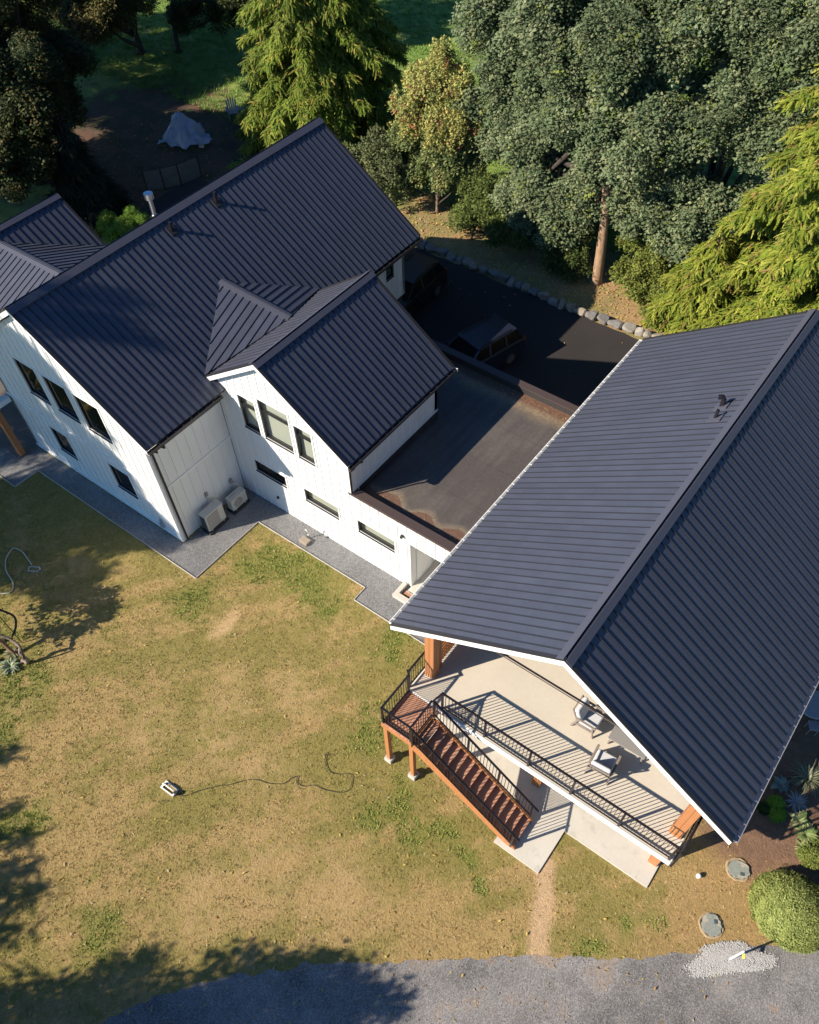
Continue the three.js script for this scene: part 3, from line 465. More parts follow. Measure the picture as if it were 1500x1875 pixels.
// ---------------------------------------------------------------- gabled building with the raised deck
const pav = thing('deck_building', 'gable roofed building with raised open deck under its dark metal roof', 'building');
const DY = 2.88;
{
  const p = 0.659, rx = 16.26, ry = 8.2, ex0 = 10.95, ex1 = 21.57, ey = 4.7, zf = 0.44, zb = -15.56, len = zf - zb, sl = Math.hypot(ex1 - rx, ry - ey);
  roofSlope(pav, V3(ex0, ey, zf), V3(0, 0, -1), UP(p, 1), [[0, 0], [len, 0], [len, sl], [0, sl]]);
  roofSlope(pav, V3(ex1, ey, zf), V3(0, 0, -1), UP(p, -1), [[0, 0], [len, 0], [len, sl], [0, sl]]);
  ridgeCap(pav, V3(rx, ry, zf + 0.01), V3(rx, ry, zb - 0.01), DOWN(p, -1), DOWN(p, 1), 0.21);
  for (const [z, o] of [[zf, 1], [zb, -1]]) for (const x of [ex0, ex1]) rakeTrim(pav, V3(x, ey, z), V3(rx, ry, z), V3(0, 0, o), 0.24);
  gutter(pav, V3(ex0, ey, zf - 0.1), V3(ex0, ey, zb), V3(-1, 0, 0), M.whiteTrim); gutter(pav, V3(ex1, ey, zf - 0.1), V3(ex1, ey, zb), V3(1, 0, 0), M.galv);
  for (const [x, s] of [[ex0, 1], [ex1, -1]]) obj('fascia', new GB().box(Math.min(x + s * 0.01, x + s * 0.04), ey - 0.24, zb + 0.02, Math.max(x + s * 0.01, x + s * 0.04), ey - 0.06, zf - 0.04), M.whiteTrim, pav);
  // vents near the ridge
  const ry_ = (x) => ey + (x - ex0) * p;
  for (const [x, z, h, bend] of [[15.55, -10.15, 0.3, 1], [15.62, -9.5, 0.36, 0]]) {
    const y = ry_(x), v = obj('roof_vent', bend ? new GB().tube([V3(x, y - 0.05, z), V3(x, y + h, z), V3(x - 0.05, y + h + 0.1, z + 0.04), V3(x - 0.16, y + h + 0.08, z + 0.1)], [0.07, 0.07, 0.075, 0.08], 12) : new GB().tube([V3(x, y - 0.05, z), V3(x, y + h, z)], 0.05, 12), M.blackMetal, pav);
    obj('vent_flange', new GB().prism([V3(x - 0.17, y - 0.17 * p + 0.02, z - 0.17), V3(x + 0.17, y + 0.17 * p + 0.02, z - 0.17), V3(x + 0.17, y + 0.17 * p + 0.02, z + 0.17), V3(x - 0.17, y - 0.17 * p + 0.02, z + 0.17)], V3(0, 0.05, 0)), M.cap, v);
  }
  // enclosed rear part
  wall(pav, 'front_wall', [[11.7, 0], [20.8, 0], [20.8, 4.9], [rx, 7.9], [11.7, 4.9]], [[13.2, 15.4, DY + 0.05, DY + 2.2], [17.2, 19.4, DY + 0.9, DY + 2.1], [13.4, 15.2, 0.05, 2.15]], [0, 0, -4.2], 0, { from: 0.3 });
  windowIn(pav, [13.2, 15.4, DY + 0.05, DY + 2.2], [0, 0, -4.2], 0, { vsplit: 0.5 }); windowIn(pav, [17.2, 19.4, DY + 0.9, DY + 2.1], [0, 0, -4.2], 0, { vsplit: 0.5 }); windowIn(pav, [13.4, 15.2, 0.05, 2.15], [0, 0, -4.2], 0, { vsplit: 0.5 });
  obj('side_wall', new GB().box(11.55, 0, -15.1, 11.7, 4.95, -4.2), M.white, pav); obj('side_wall', new GB().box(20.8, 0, -15.1, 20.95, 4.95, -4.2), M.white, pav);
  obj('back_wall', new GB().prism([V3(11.55, 0, -15.1), V3(20.95, 0, -15.1), V3(20.95, 4.95, -15.1), V3(rx, 7.95, -15.1), V3(11.55, 4.95, -15.1)], V3(0, 0, -0.15)), M.white, pav);
  // deck slab with its white edge, posts and pillars
  obj('deck_floor', new GB().box(12.06, DY - 0.03, -4.19, 20.72, DY, 1.05), M.deckCoat, pav);
  obj('deck_frame', new GB().box(12.1, DY - 0.3, -4.19, 20.68, DY - 0.032, 1.0), M.footing, pav);
  obj('deck_edge', new GB().box(12.04, DY - 0.2, 1.052, 20.74, DY + 0.012, 1.1).box(20.722, DY - 0.27, -4.19, 20.75, DY + 0.004, 1.05).box(12.03, DY - 0.27, -4.19, 12.058, DY + 0.004, 1.05), M.whiteTrim, pav);
  for (const x of [12.25, 16.46, 20.55]) { obj('support_post', new GB().box(x - 0.14, 0.06, 0.06, x + 0.14, DY - 0.31, 0.34), M.cedar, pav); }
  const pillar = (x, hy) => {
    const top = hy; for (const [dx, dz] of [[-0.082, -0.082], [0.082, -0.082], [-0.082, 0.082], [0.082, 0.082]]) obj('pillar', new GB().rbox(x + dx, (DY + 0.16 + top) / 2, 0.2 + dz, 0.16, top - DY - 0.16, 0.16, 0.012, 1), M.cedar, pav);
    for (const dx of [-0.082, 0.082]) for (const dz of [-0.082, 0.082]) obj('pillar_foot', new GB().rbox(x + dx * 1.08, DY + 0.08, 0.2 + dz * 1.08, 0.172, 0.15, 0.172, 0.01, 1), M.cedar, pav);
  };
  pillar(12.3, 5.25); pillar(20.5, 5.0);
  // slatted privacy screen behind the left pillar
  for (let k = 0; k < 11; k++) obj('screen_slat', new GB().box(12.26, DY + 0.1 + k * 0.19, -2.6, 12.31, DY + 0.235 + k * 0.19, -0.01), M.cedar, pav);
  for (const z of [-2.6, -1.3, -0.12]) obj('screen_post', new GB().box(12.315, DY, z - 0.05, 12.4, DY + 2.2, z + 0.05), M.cedar, pav);
  // dark tie across the open gable
  const tie = obj('tie_beam', new GB().box(12.75, 5.565, -0.265, 19.75, 5.61, -0.225), M.blackMetal, pav);
  obj('tie_flange', new GB().box(12.75, 5.55, -0.205, 19.75, 5.565, -0.18), std(0.13, 0.1, 0.09, 0.5), tie);
}
// ---------------------------------------------------------------- concrete pads
struct(obj('concrete_pad', new GB().box(12.0, -0.05, -4.2, 20.75, 0.06, 1.03).box(16.37, -0.05, 1.03, 17.95, 0.058, 2.59), M.concrete));

// ---------------------------------------------------------------- railings: every post, rail and baluster a piece
const unitCyl = new THREE.BoxGeometry(0.016, 1, 0.016);
function railRun(parent, a, b, { h = 1.0, lo = 0.09, step = 0.115, posts = [0, 1], every = 0, post = 0.06, top = 0.06 } = {}) {   // a, b at floor level
  const d = V3().subVectors(b, a), L = Math.hypot(d.x, d.z), up = V3(0, 1, 0);
  obj('top_rail', new GB().beam(a.clone().add(V3(0, h, 0)), b.clone().add(V3(0, h, 0)), top, 0.045), M.blackMetal, parent);
  obj('bottom_rail', new GB().beam(a.clone().add(V3(0, lo, 0)), b.clone().add(V3(0, lo, 0)), 0.036, 0.036), M.blackMetal, parent);
  const n = Math.max(1, Math.round(L / step));
  const pt = new Set(posts.map((t) => Math.round(t * n))); if (every) { const k = Math.round(L / every); for (let i = 0; i <= k; i++) pt.add(Math.round(i / k * n)); if (!posts.includes(0)) pt.delete(0); if (!posts.includes(1)) pt.delete(n); }
  for (let i = 0; i <= n; i++) {
    const q = a.clone().addScaledVector(d, i / n);
    if (pt.has(i)) { obj('rail_post', new GB().box(q.x - post / 2, q.y - 0.12, q.z - post / 2, q.x + post / 2, q.y + h + 0.03, q.z + post / 2), M.blackMetal, parent); continue; }
    if (i === 0 || i === n) continue;
    const m = obj('baluster', unitCyl, M.blackMetal, parent); m.scale.y = h - lo - 0.04; m.position.set(q.x, q.y + (h + lo) / 2, q.z);
  }
}
{
  const r = thing('deck_railing', 'black metal baluster railing along the long front edge of the deck', 'railing');
  railRun(r, V3(13.25, DY, 1.0), V3(20.66, DY, 1.0), { every: 1.49 });
  const s = thing('deck_side_railing', 'black metal railing on the right end of the deck beside the timber pillar', 'railing');
  railRun(s, V3(20.79, DY, 1.1), V3(20.79, DY, -3.9), { every: 1.6, posts: [0, 1] });
  const q = thing('deck_corner_railing', 'short black railing on the left end of the deck beside the timber pillar', 'railing');
  railRun(q, V3(12.02, DY, 1.0), V3(12.02, DY, -1.4), { posts: [0, 1] });
  obj('return_rail', new GB().beam(V3(11.96, DY + 1.0, 1.0), V3(12.16, DY + 1.02, 1.14), 0.05, 0.045), M.blackMetal, q);
}
// ---------------------------------------------------------------- timber landing and stairs
const stair = thing('deck_stairs', 'cedar landing and straight flight of steps with black railings down to the concrete pad', 'staircase');
{
  const x0 = 12.06, x1 = 13.14, z0 = 1.125, z1 = 2.44, ly = DY - 0.01;
  for (let i = 0, x = x0; x < x1 - 0.02; x += 0.1365, i++) obj('deck_plank', new GB().rbox(x + 0.066, ly - 0.016, (z0 + z1) / 2, 0.131, 0.032, z1 - z0, 0.005, 1), M.cedarRed[(i * 7) % 3], stair);
  obj('landing_curb', new GB().box(x0 + 0.005, ly + 0.001, z0 + 0.02, x0 + 0.1, ly + 0.06, z1 - 0.1), M.cedarRed[2], stair);
  obj('landing_curb', new GB().box(x0 + 0.101, ly + 0.001, z1 - 0.13, x1, ly + 0.06, z1 - 0.035), M.cedarRed[0], stair);
  obj('rim_beam', new GB().box(x0 - 0.02, ly - 0.27, z1 - 0.1, x1 + 0.06, ly - 0.034, z1), M.cedar, stair); obj('rim_beam', new GB().box(x0 - 0.02, ly - 0.27, z0, x0 + 0.06, ly - 0.034, z1 - 0.101), M.cedar, stair); obj('rim_beam', new GB().box(x1 - 0.03, ly - 0.27, z0, x1 + 0.05, ly - 0.034, z1 - 0.101), M.cedar, stair);
  for (const x of [12.16, 13.12]) { obj('landing_post', new GB().rbox(x, (ly - 0.27 + 0.2) / 2, 2.35, 0.15, ly - 0.47, 0.15, 0.01, 1), M.cedar, stair); obj('post_footing', new GB().rbox(x, 0.09, 2.35, 0.27, 0.24, 0.27, 0.015, 1), M.footing, stair); }
  const n = 14, run = (16.93 - 13.18) / n, rise = DY / (n + 1);
  for (let i = 0; i < n; i++) { const x = 13.18 + i * run, y = DY - (i + 1) * rise + 0.06; obj('tread', new GB().rbox(x + run / 2 + 0.005, y - 0.02, 1.86, run + 0.03, 0.04, 1.0, 0.008, 1), M.cedarRed[i % 3], stair); obj('riser', new GB().box(x, y - rise + 0.001, 1.37, x + 0.018, y - 0.041, 2.35), M.cedarRed[(i + 1) % 3], stair); }
  for (const z of [1.36, 2.37]) obj('stringer', new GB().prism([V3(13.16, DY - 0.06, z), V3(13.45, DY - 0.06, z), V3(17.0, 0.22, z), V3(17.0, 0.062, z), V3(16.65, 0.062, z), V3(13.16, DY - 0.42, z)], V3(0, 0, 0.07)), M.cedar, stair);
  const A = (x) => DY - (x - 13.18) / run * rise;
  railRun(stair, V3(12.1, ly, 1.14), V3(12.1, ly, 2.4), {}); railRun(stair, V3(12.1, ly, 2.4), V3(13.12, ly, 2.4), { posts: [1] });
  railRun(stair, V3(13.2, DY - 0.02, 2.42), V3(16.86, A(16.86), 2.42), { posts: [0, 1], h: 0.98, lo: 0.12 });
  railRun(stair, V3(13.2, DY - 0.02, 1.34), V3(16.86, A(16.86), 1.34), { every: 1.22, posts: [0, 1], h: 0.98, lo: 0.12 });
  railRun(stair, V3(13.14, ly, 2.36), V3(13.14, ly, 1.36), { posts: [] });
  obj('return_rail', new GB().beam(V3(13.17, DY + 0.98, 1.34), V3(13.25, DY + 1.0, 1.0), 0.05, 0.045), M.blackMetal, stair);
  for (const z of [1.34, 2.42]) obj('rail_end', new GB().beam(V3(16.84, A(16.84) + 0.98, z), V3(17.06, A(17.06) + 0.98, z), 0.06, 0.045), M.blackMetal, stair);
}
// ---------------------------------------------------------------- heat pumps
function heatPump(name, label, x, z, w, h, dpt, grilleSide) {
  const t = thing(name, label, 'heat pump', [x, 0.01, z], Math.PI / 2);   // front faces +x; local x = -z, local z = x
  obj('plinth', new GB().box(-w / 2 - 0.05, 0, -dpt / 2 - 0.06, w / 2 + 0.05, 0.09, dpt / 2 + 0.08), M.acDark, t);
  for (const sx of [-w / 2 + 0.15, w / 2 - 0.15]) obj('foot', new GB().box(sx - 0.03, 0.09, -dpt / 2 - 0.02, sx + 0.03, 0.12, dpt / 2 + 0.02), M.galv, t);
  const b = obj('casing', new GB().rbox(0, 0.12 + h / 2, 0, w, h, dpt, 0.025, 2), M.acWhite, t);
  obj('top_cover', new GB().rbox(0, 0.125 + h, 0, w + 0.02, 0.03, dpt + 0.02, 0.012, 2), M.acWhite, t);
  if (grilleSide === 'square') {
    const gr = obj('fan_grille', new GB().rbox(-w * 0.12, 0.12 + h / 2, dpt / 2 + 0.004, w * 0.62, h * 0.86, 0.02, 0.006, 1), M.acGrille, t);
    for (let i = 1; i < 14; i++) obj('grille_bar', new GB().box(-w * 0.12 - w * 0.3, 0.12 + h * 0.07 + i * h * 0.86 / 14, dpt / 2 + 0.014, -w * 0.12 + w * 0.3, 0.13 + h * 0.07 + i * h * 0.86 / 14, dpt / 2 + 0.022), M.acWhite, gr);
    for (let i = 0; i < 9; i++) obj('side_fin', new GB().box(-w / 2 - 0.025, 0.2 + i * h / 10, -dpt / 2 + 0.03, -w / 2 + 0.002, 0.215 + i * h / 10, dpt / 2 - 0.03), M.acDark, t);
  } else {
    const gr = obj('fan_grille', new GB().tube([V3(-w * 0.08, 0.12 + h / 2, dpt / 2 - 0.01), V3(-w * 0.08, 0.12 + h / 2, dpt / 2 + 0.01)], h * 0.4, 28), M.acGrille, t);
    for (let k = 1; k < 6; k++) { const g = new THREE.TorusGeometry(h * 0.4 * k / 5.2, 0.006, 4, 26); g.translate(-w * 0.08, 0.12 + h / 2, dpt / 2 + 0.014); obj('grille_ring', g, M.acWhite, gr); }
    obj('top_slot', new GB().box(-w * 0.3, 0.14 + h, -0.06, w * 0.1, 0.144 + h, -0.045), M.acDark, t);
  }
  obj('line_set', new GB().tube([V3(w / 2 - 0.05, 0.3, -dpt / 2), V3(w / 2 + 0.04, 0.34, -dpt / 2 - 0.05), V3(w / 2 + 0.08, 0.7 * h + 0.3, -dpt / 2 - 0.1), V3(w * 0.25, h + 0.32, -dpt / 2 - 0.2)], 0.035, 8), M.acWhite, t);
  obj('isolator_box', new GB().rbox(w * 0.32, h + 0.42, -dpt / 2 - 0.24, 0.13, 0.2, 0.08, 0.015), M.acGrille, t);
}
heatPump('heat_pump', 'taller beige heat pump with square grille by the black downspout', 0.45, -1.35, 0.94, 0.86, 0.36, 'square');
heatPump('heat_pump', 'smaller white heat pump with round fan in the inner corner', 0.5, -2.62, 0.82, 0.58, 0.32, 'round');

// ---------------------------------------------------------------- deck furniture
function armchair(label, x, z, turn) {
  const t = thing('deck_armchair', label, 'armchair', [x, DY, z], turn, 'armchairs on the deck');     // faces local +z
  for (const sx of [-1, 1]) {
    obj('leg', new GB().beam(V3(sx * 0.33, 0, 0.34), V3(sx * 0.33, 0.58, 0.25), 0.04, 0.05), M.chairFrame, t); obj('leg', new GB().beam(V3(sx * 0.33, 0, -0.36), V3(sx * 0.33, 0.6, -0.2), 0.04, 0.05), M.chairFrame, t);
    obj('armrest', new GB().rbox(sx * 0.33, 0.6, 0.03, 0.07, 0.03, 0.66, 0.012, 1), M.chairFrame, t); obj('side_rail', new GB().beam(V3(sx * 0.33, 0.3, 0.32), V3(sx * 0.33, 0.27, -0.28), 0.035, 0.05), M.chairFrame, t);
    obj('back_stile', new GB().beam(V3(sx * 0.28, 0.3, -0.22), V3(sx * 0.27, 0.88, -0.46), 0.035, 0.04), M.chairFrame, t);
  }
  for (const k of [0.42, 0.66, 0.86]) obj('back_slat', new GB().beam(V3(-0.28, k, -0.27 - (k - 0.42) * 0.41), V3(0.28, k, -0.27 - (k - 0.42) * 0.41), 0.03, 0.04), M.chairFrame, t);
  obj('seat_frame', new GB().rbox(0, 0.29, 0.03, 0.64, 0.04, 0.6, 0.01, 1), M.chairFrame, t);
  obj('seat_cushion', new GB().rbox(0, 0.375, 0.05, 0.58, 0.13, 0.58, 0.05, 4, new THREE.Quaternion().setFromEuler(new THREE.Euler(-0.05, 0, 0))), M.cushion, t);
  obj('back_cushion', new GB().rbox(0, 0.66, -0.26, 0.58, 0.5, 0.15, 0.06, 4, new THREE.Quaternion().setFromEuler(new THREE.Euler(-0.38, 0, 0))), M.cushion, t);
}
armchair('grey cushioned armchair behind the dark tie beam, facing right', 16.98, -1.13, Math.PI / 2);
armchair('grey cushioned armchair nearest the deck railing, its back to the railing', 17.98, -0.14, Math.PI + 0.08);
{
  const t = thing('deck_table', 'low grey rectangular table between the deck armchairs', 'table', [18.28, DY, -1.2], 0.02);
  obj('table_top', new GB().rbox(0, 0.42, 0, 1.15, 0.035, 0.62, 0.012, 2), M.tableTop, t);
  for (const sx of [-0.52, 0.52]) for (const sz of [-0.26, 0.26]) obj('leg', new GB().beam(V3(sx, 0, sz), V3(sx * 0.94, 0.4, sz * 0.94), 0.04, 0.04, V3(1, 0, 0)), M.chairFrame, t);
  for (const sz of [-0.25, 0.25]) obj('apron', new GB().box(-0.5, 0.36, sz - 0.015, 0.5, 0.4, sz + 0.015), M.chairFrame, t);
}
// ---------------------------------------------------------------- cars
function car(name, label, pos, turn, paint, len = 4.65) {
  const t = thing(name, label, 'car', pos, turn);                     // nose towards local +z
  const hw = 0.93, L = len / 2;
  const prof = [[-L, 0.42], [-L + 0.02, 0.85], [-L + 0.12, 1.02], [-L + 0.35, 1.06], [0.55, 1.06], [L - 0.75, 0.98], [L - 0.2, 0.86], [L - 0.02, 0.68], [L, 0.42], [L - 0.1, 0.24], [-L + 0.1, 0.24]];
  const s = new THREE.Shape(prof.map((p) => new THREE.Vector2(...p)));
  const g = new THREE.ExtrudeGeometry(s, { depth: 2 * hw - 0.16, bevelEnabled: true, bevelThickness: 0.08, bevelSize: 0.06, bevelSegments: 3 }); g.translate(0, 0, -hw + 0.08); g.rotateY(-Math.PI / 2);
  obj('body', g, paint, t);
  const cab = (y0, y1, zb0, zb1, zf0, zf1, w0, w1) => new GB().poly([V3(-w1, y1, zb1), V3(-w1, y1, zf1), V3(w1, y1, zf1), V3(w1, y1, zb1)]).quad(V3(-w0, y0, zf0), V3(w0, y0, zf0), V3(w1, y1, zf1), V3(-w1, y1, zf1)).quad(V3(w0, y0, zb0), V3(-w0, y0, zb0), V3(-w1, y1, zb1), V3(w1, y1, zb1)).quad(V3(w0, y0, zf0), V3(w0, y0, zb0), V3(w1, y1, zb1), V3(w1, y1, zf1)).quad(V3(-w0, y0, zb0), V3(-w0, y0, zf0), V3(-w1, y1, zf1), V3(-w1, y1, zb1));
  const glass = new THREE.MeshPhysicalMaterial({ color: lin(0.008, 0.009, 0.011), roughness: 0.2, specularIntensity: 0.25 });
  obj('windows', cab(1.08, 1.6, -L + 0.12, -L + 0.5, 1.12, 0.42, 0.86, 0.7), glass, t);
  for (const sx of [-1, 1]) { for (const [a, b] of [[[0.86, 1.08, 1.14], [0.705, 1.61, 0.44]], [[0.868, 1.08, -0.15], [0.71, 1.61, -0.2]], [[0.87, 1.08, -L + 0.12], [0.705, 1.61, -L + 0.5]], [[0.868, 1.08, -1.15], [0.71, 1.61, -1.15]]]) obj('pillar', new GB().beam(V3(sx * a[0], a[1], a[2]), V3(sx * b[0], b[1], b[2]), 0.09, 0.05), paint, t); }
  obj('roof', new GB().rbox(0, 1.635, (-L + 0.5 + 0.42) / 2, 1.5, 0.08, L - 0.5 + 0.42 + 0.14, 0.038, 3), paint, t);
  for (const sx of [-1, 1]) obj('roof_rail', new GB().tube([V3(sx * 0.66, 1.68, -L + 0.7), V3(sx * 0.66, 1.73, -L + 0.85), V3(sx * 0.66, 1.73, 0.1), V3(sx * 0.66, 1.68, 0.25)], 0.022, 8), M.blackMetal, t);
  for (const sx of [-1, 1]) for (const z of [L - 0.95, -L + 0.9]) { const w = obj('wheel', new GB().tube([V3(sx * 0.7, 0.35, z), V3(sx * 0.95, 0.35, z)], 0.35, 22), M.rubber, t); obj('rim', new GB().tube([V3(sx * 0.94, 0.35, z), V3(sx * 0.965, 0.35, z)], 0.23, 18), std(0.12, 0.12, 0.13, 0.4), w); }
  for (const sx of [-1, 1]) { obj('headlight', new GB().rbox(sx * 0.72, 0.78, L - 0.12, 0.36, 0.13, 0.26, 0.04), std(0.75, 0.76, 0.78, 0.15), t); obj('tail_light', new GB().rbox(sx * 0.78, 0.9, -L + 0.0, 0.22, 0.28, 0.14, 0.03), std(0.25, 0.015, 0.012, 0.3), t); obj('mirror', new GB().rbox(sx * 1.04, 1.14, 0.72, 0.18, 0.14, 0.1, 0.04), paint, t); }
  return t;
}
car('parked_car', 'dark blue sport utility vehicle parked on the asphalt behind the flat roof', [3.55, 0.01, -15.25], Math.PI - 0.24 + Math.PI, new THREE.MeshPhysicalMaterial({ color: lin(0.012, 0.017, 0.036), roughness: 0.45, clearcoat: 0.5, clearcoatRoughness: 0.2 }), 4.6);
car('parked_car', 'black vehicle half hidden beside the rear corner of the farmhouse', [-1.9, 0.01, -17.3], 0.03, new THREE.MeshPhysicalMaterial({ color: lin(0.008, 0.009, 0.011), roughness: 0.5, clearcoat: 0.3, clearcoatRoughness: 0.2 }), 4.4);
// ---------------------------------------------------------------- row of boulders along the drive
function stoneGeo(seed) {
  const g = new THREE.IcosahedronGeometry(0.5, 2), r = rngOf(seed), P = g.attributes.position, q = [];
  for (let i = 0; i < 7; i++) q.push([V3(r() - 0.5, r() - 0.5, r() - 0.5).normalize(), 0.33 + 0.13 * r()]);
  for (let i = 0; i < P.count; i++) { const v = V3(P.getX(i), P.getY(i), P.getZ(i)); v.set(Math.sign(v.x) * Math.pow(Math.abs(v.x) * 2, 0.55) * 0.5, Math.sign(v.y) * Math.pow(Math.abs(v.y) * 2, 0.55) * 0.5, Math.sign(v.z) * Math.pow(Math.abs(v.z) * 2, 0.55) * 0.5); for (const [n, d] of q) { const s = v.dot(n) - d; if (s > 0) v.addScaledVector(n, -s); } v.multiplyScalar(1 + 0.05 * (fbm(v.x * 6 + seed, v.y * 6 + v.z * 5, 3, seed) - 0.5)); P.setXYZ(i, v.x, v.y, v.z); }
  g.computeVertexNormals(); return g;
}
const stoneMats = [[0.3, 0.275, 0.24], [0.24, 0.225, 0.21], [0.33, 0.28, 0.22], [0.2, 0.19, 0.185]].map((c, i) => new THREE.MeshStandardMaterial({ roughness: 0.95, bumpMap: rep(tFine, 2), bumpScale: 0.02, map: tex(256, 256, (u, v) => mulc(c, 0.65 + 0.5 * fbm(u * 8, v * 8, 4, 400 + i, 8) + 0.2 * hash2(u * 256, v * 256, i)), { repeat: 2 }) }));
const stones = [0, 1, 2, 3, 4].map((i) => stoneGeo(500 + i * 13));
{
  const t = thing('boulder_edging', 'row of rough grey boulders edging the asphalt drive below the trees', 'stone wall'), r = rngOf(31);
  for (let x = -6.6; x < 10.6;) { const w = 0.36 + 0.3 * r() + (r() > 0.85 ? 0.2 : 0), m = obj('boulder', stones[Math.floor(r() * 5)], stoneMats[Math.floor(r() * 4)], t); m.scale.set(w * 1.04, 0.36 + 0.24 * r(), 0.4 + 0.18 * r()); m.position.set(x + w / 2, 0.12, -21.75 + 0.14 * (r() - 0.5) - 0.25 * smooth(6.5, 10, x) + 0.2 * smooth(0, 4, x) * smooth(8, 5, x)); m.rotation.set(0.15 * (r() - 0.5), 0.35 * (r() - 0.5) + (r() > 0.5 ? Math.PI : 0), 0.15 * (r() - 0.5)); x += w; }
}
// ---------------------------------------------------------------- lawn sprinkler, hoses, lids and markers
{
  const s = thing('lawn_sprinkler', 'white oscillating sprinkler standing on the dry lawn', 'sprinkler', [7.05, 0.0, 7.35], 0.05);
  const w = M.whiteTrim;
  obj('sled', new GB().box(-0.28, 0.012, -0.14, 0.28, 0.05, -0.1).box(-0.28, 0.012, 0.1, 0.28, 0.05, 0.14).box(-0.28, 0.013, -0.099, -0.22, 0.048, 0.099).box(0.22, 0.013, -0.099, 0.28, 0.048, 0.099), w, s);
  obj('spray_bar', new GB().tube([V3(-0.25, 0.12, 0), V3(-0.12, 0.16, 0), V3(0.1, 0.16, 0), V3(0.22, 0.12, 0)], 0.024, 10), w, s);
  obj('motor', new GB().rbox(0.31, 0.09, 0, 0.14, 0.12, 0.12, 0.03), M.rubber, s); obj('bracket', new GB().box(-0.27, 0.05, -0.02, -0.24, 0.12, 0.02), w, s);
  const curve = (pts, n) => new THREE.CatmullRomCurve3(pts.map((p) => V3(p[0], p[2] ?? 0.035, p[1]))).getPoints(n);
  const h = [[7.42, 7.36, 0.06], [7.57, 7.27], [7.94, 6.78], [8.3, 6.33], [8.51, 6.11], [8.8, 5.72], [9.11, 5.47], [9.5, 5.35], [9.91, 5.04], [10.0, 4.75], [10.1, 4.6], [10.16, 4.7], [10.26, 4.78], [10.5, 4.72], [10.71, 4.49], [11.0, 4.45], [11.35, 4.29], [11.6, 4.18], [11.73, 3.92], [11.62, 3.65], [11.48, 3.54], [11.13, 3.75], [10.85, 3.85], [10.58, 3.74], [10.42, 3.62], [10.33, 3.41]];
  const rr = rngOf(71); for (const q of h) { q[0] += 0.05 * (rr() - 0.5); q[1] += 0.05 * (rr() - 0.5); if (q[2] === undefined) q[2] = 0.03 + 0.015 * rr(); }
  tag(obj('black_hose', new GB().tube(curve(h, 220), 0.0095, 7), std(0.045, 0.04, 0.03, 0.8)), 'thin black hose wandering across the lawn from the white sprinkler', 'hose');
  const h2 = [[-3.82, 5.91], [-3.54, 5.61], [-3.77, 5.32], [-4.54, 5.08], [-4.98, 4.75], [-5.2, 4.24], [-4.82, 4.14], [-4.28, 4.24], [-3.9, 4.33]];
  tag(obj('garden_hose', new GB().tube(curve([[-6, 7.2], [-4.6, 6.3], ...h2], 120), 0.018, 7), std(0.5, 0.5, 0.47, 0.6)), 'pale looping hose in the tree shade at the left edge', 'hose');
  const q = thing('hose_stand', 'small white wire sprinkler base lying on the shaded lawn', 'sprinkler', [-3.72, 0.0, 4.4], 0.6);
  obj('wire_loop', new GB().tube([V3(-0.2, 0.02, -0.1), V3(0.2, 0.02, -0.1), V3(0.26, 0.05, 0), V3(0.2, 0.02, 0.1), V3(-0.2, 0.02, 0.1), V3(-0.2, 0.02, -0.1)], 0.012, 6), M.whiteTrim, q); obj('riser_head', new GB().tube([V3(0.26, 0.01, 0), V3(0.26, 0.12, 0)], 0.02, 8), M.whiteTrim, q);
}
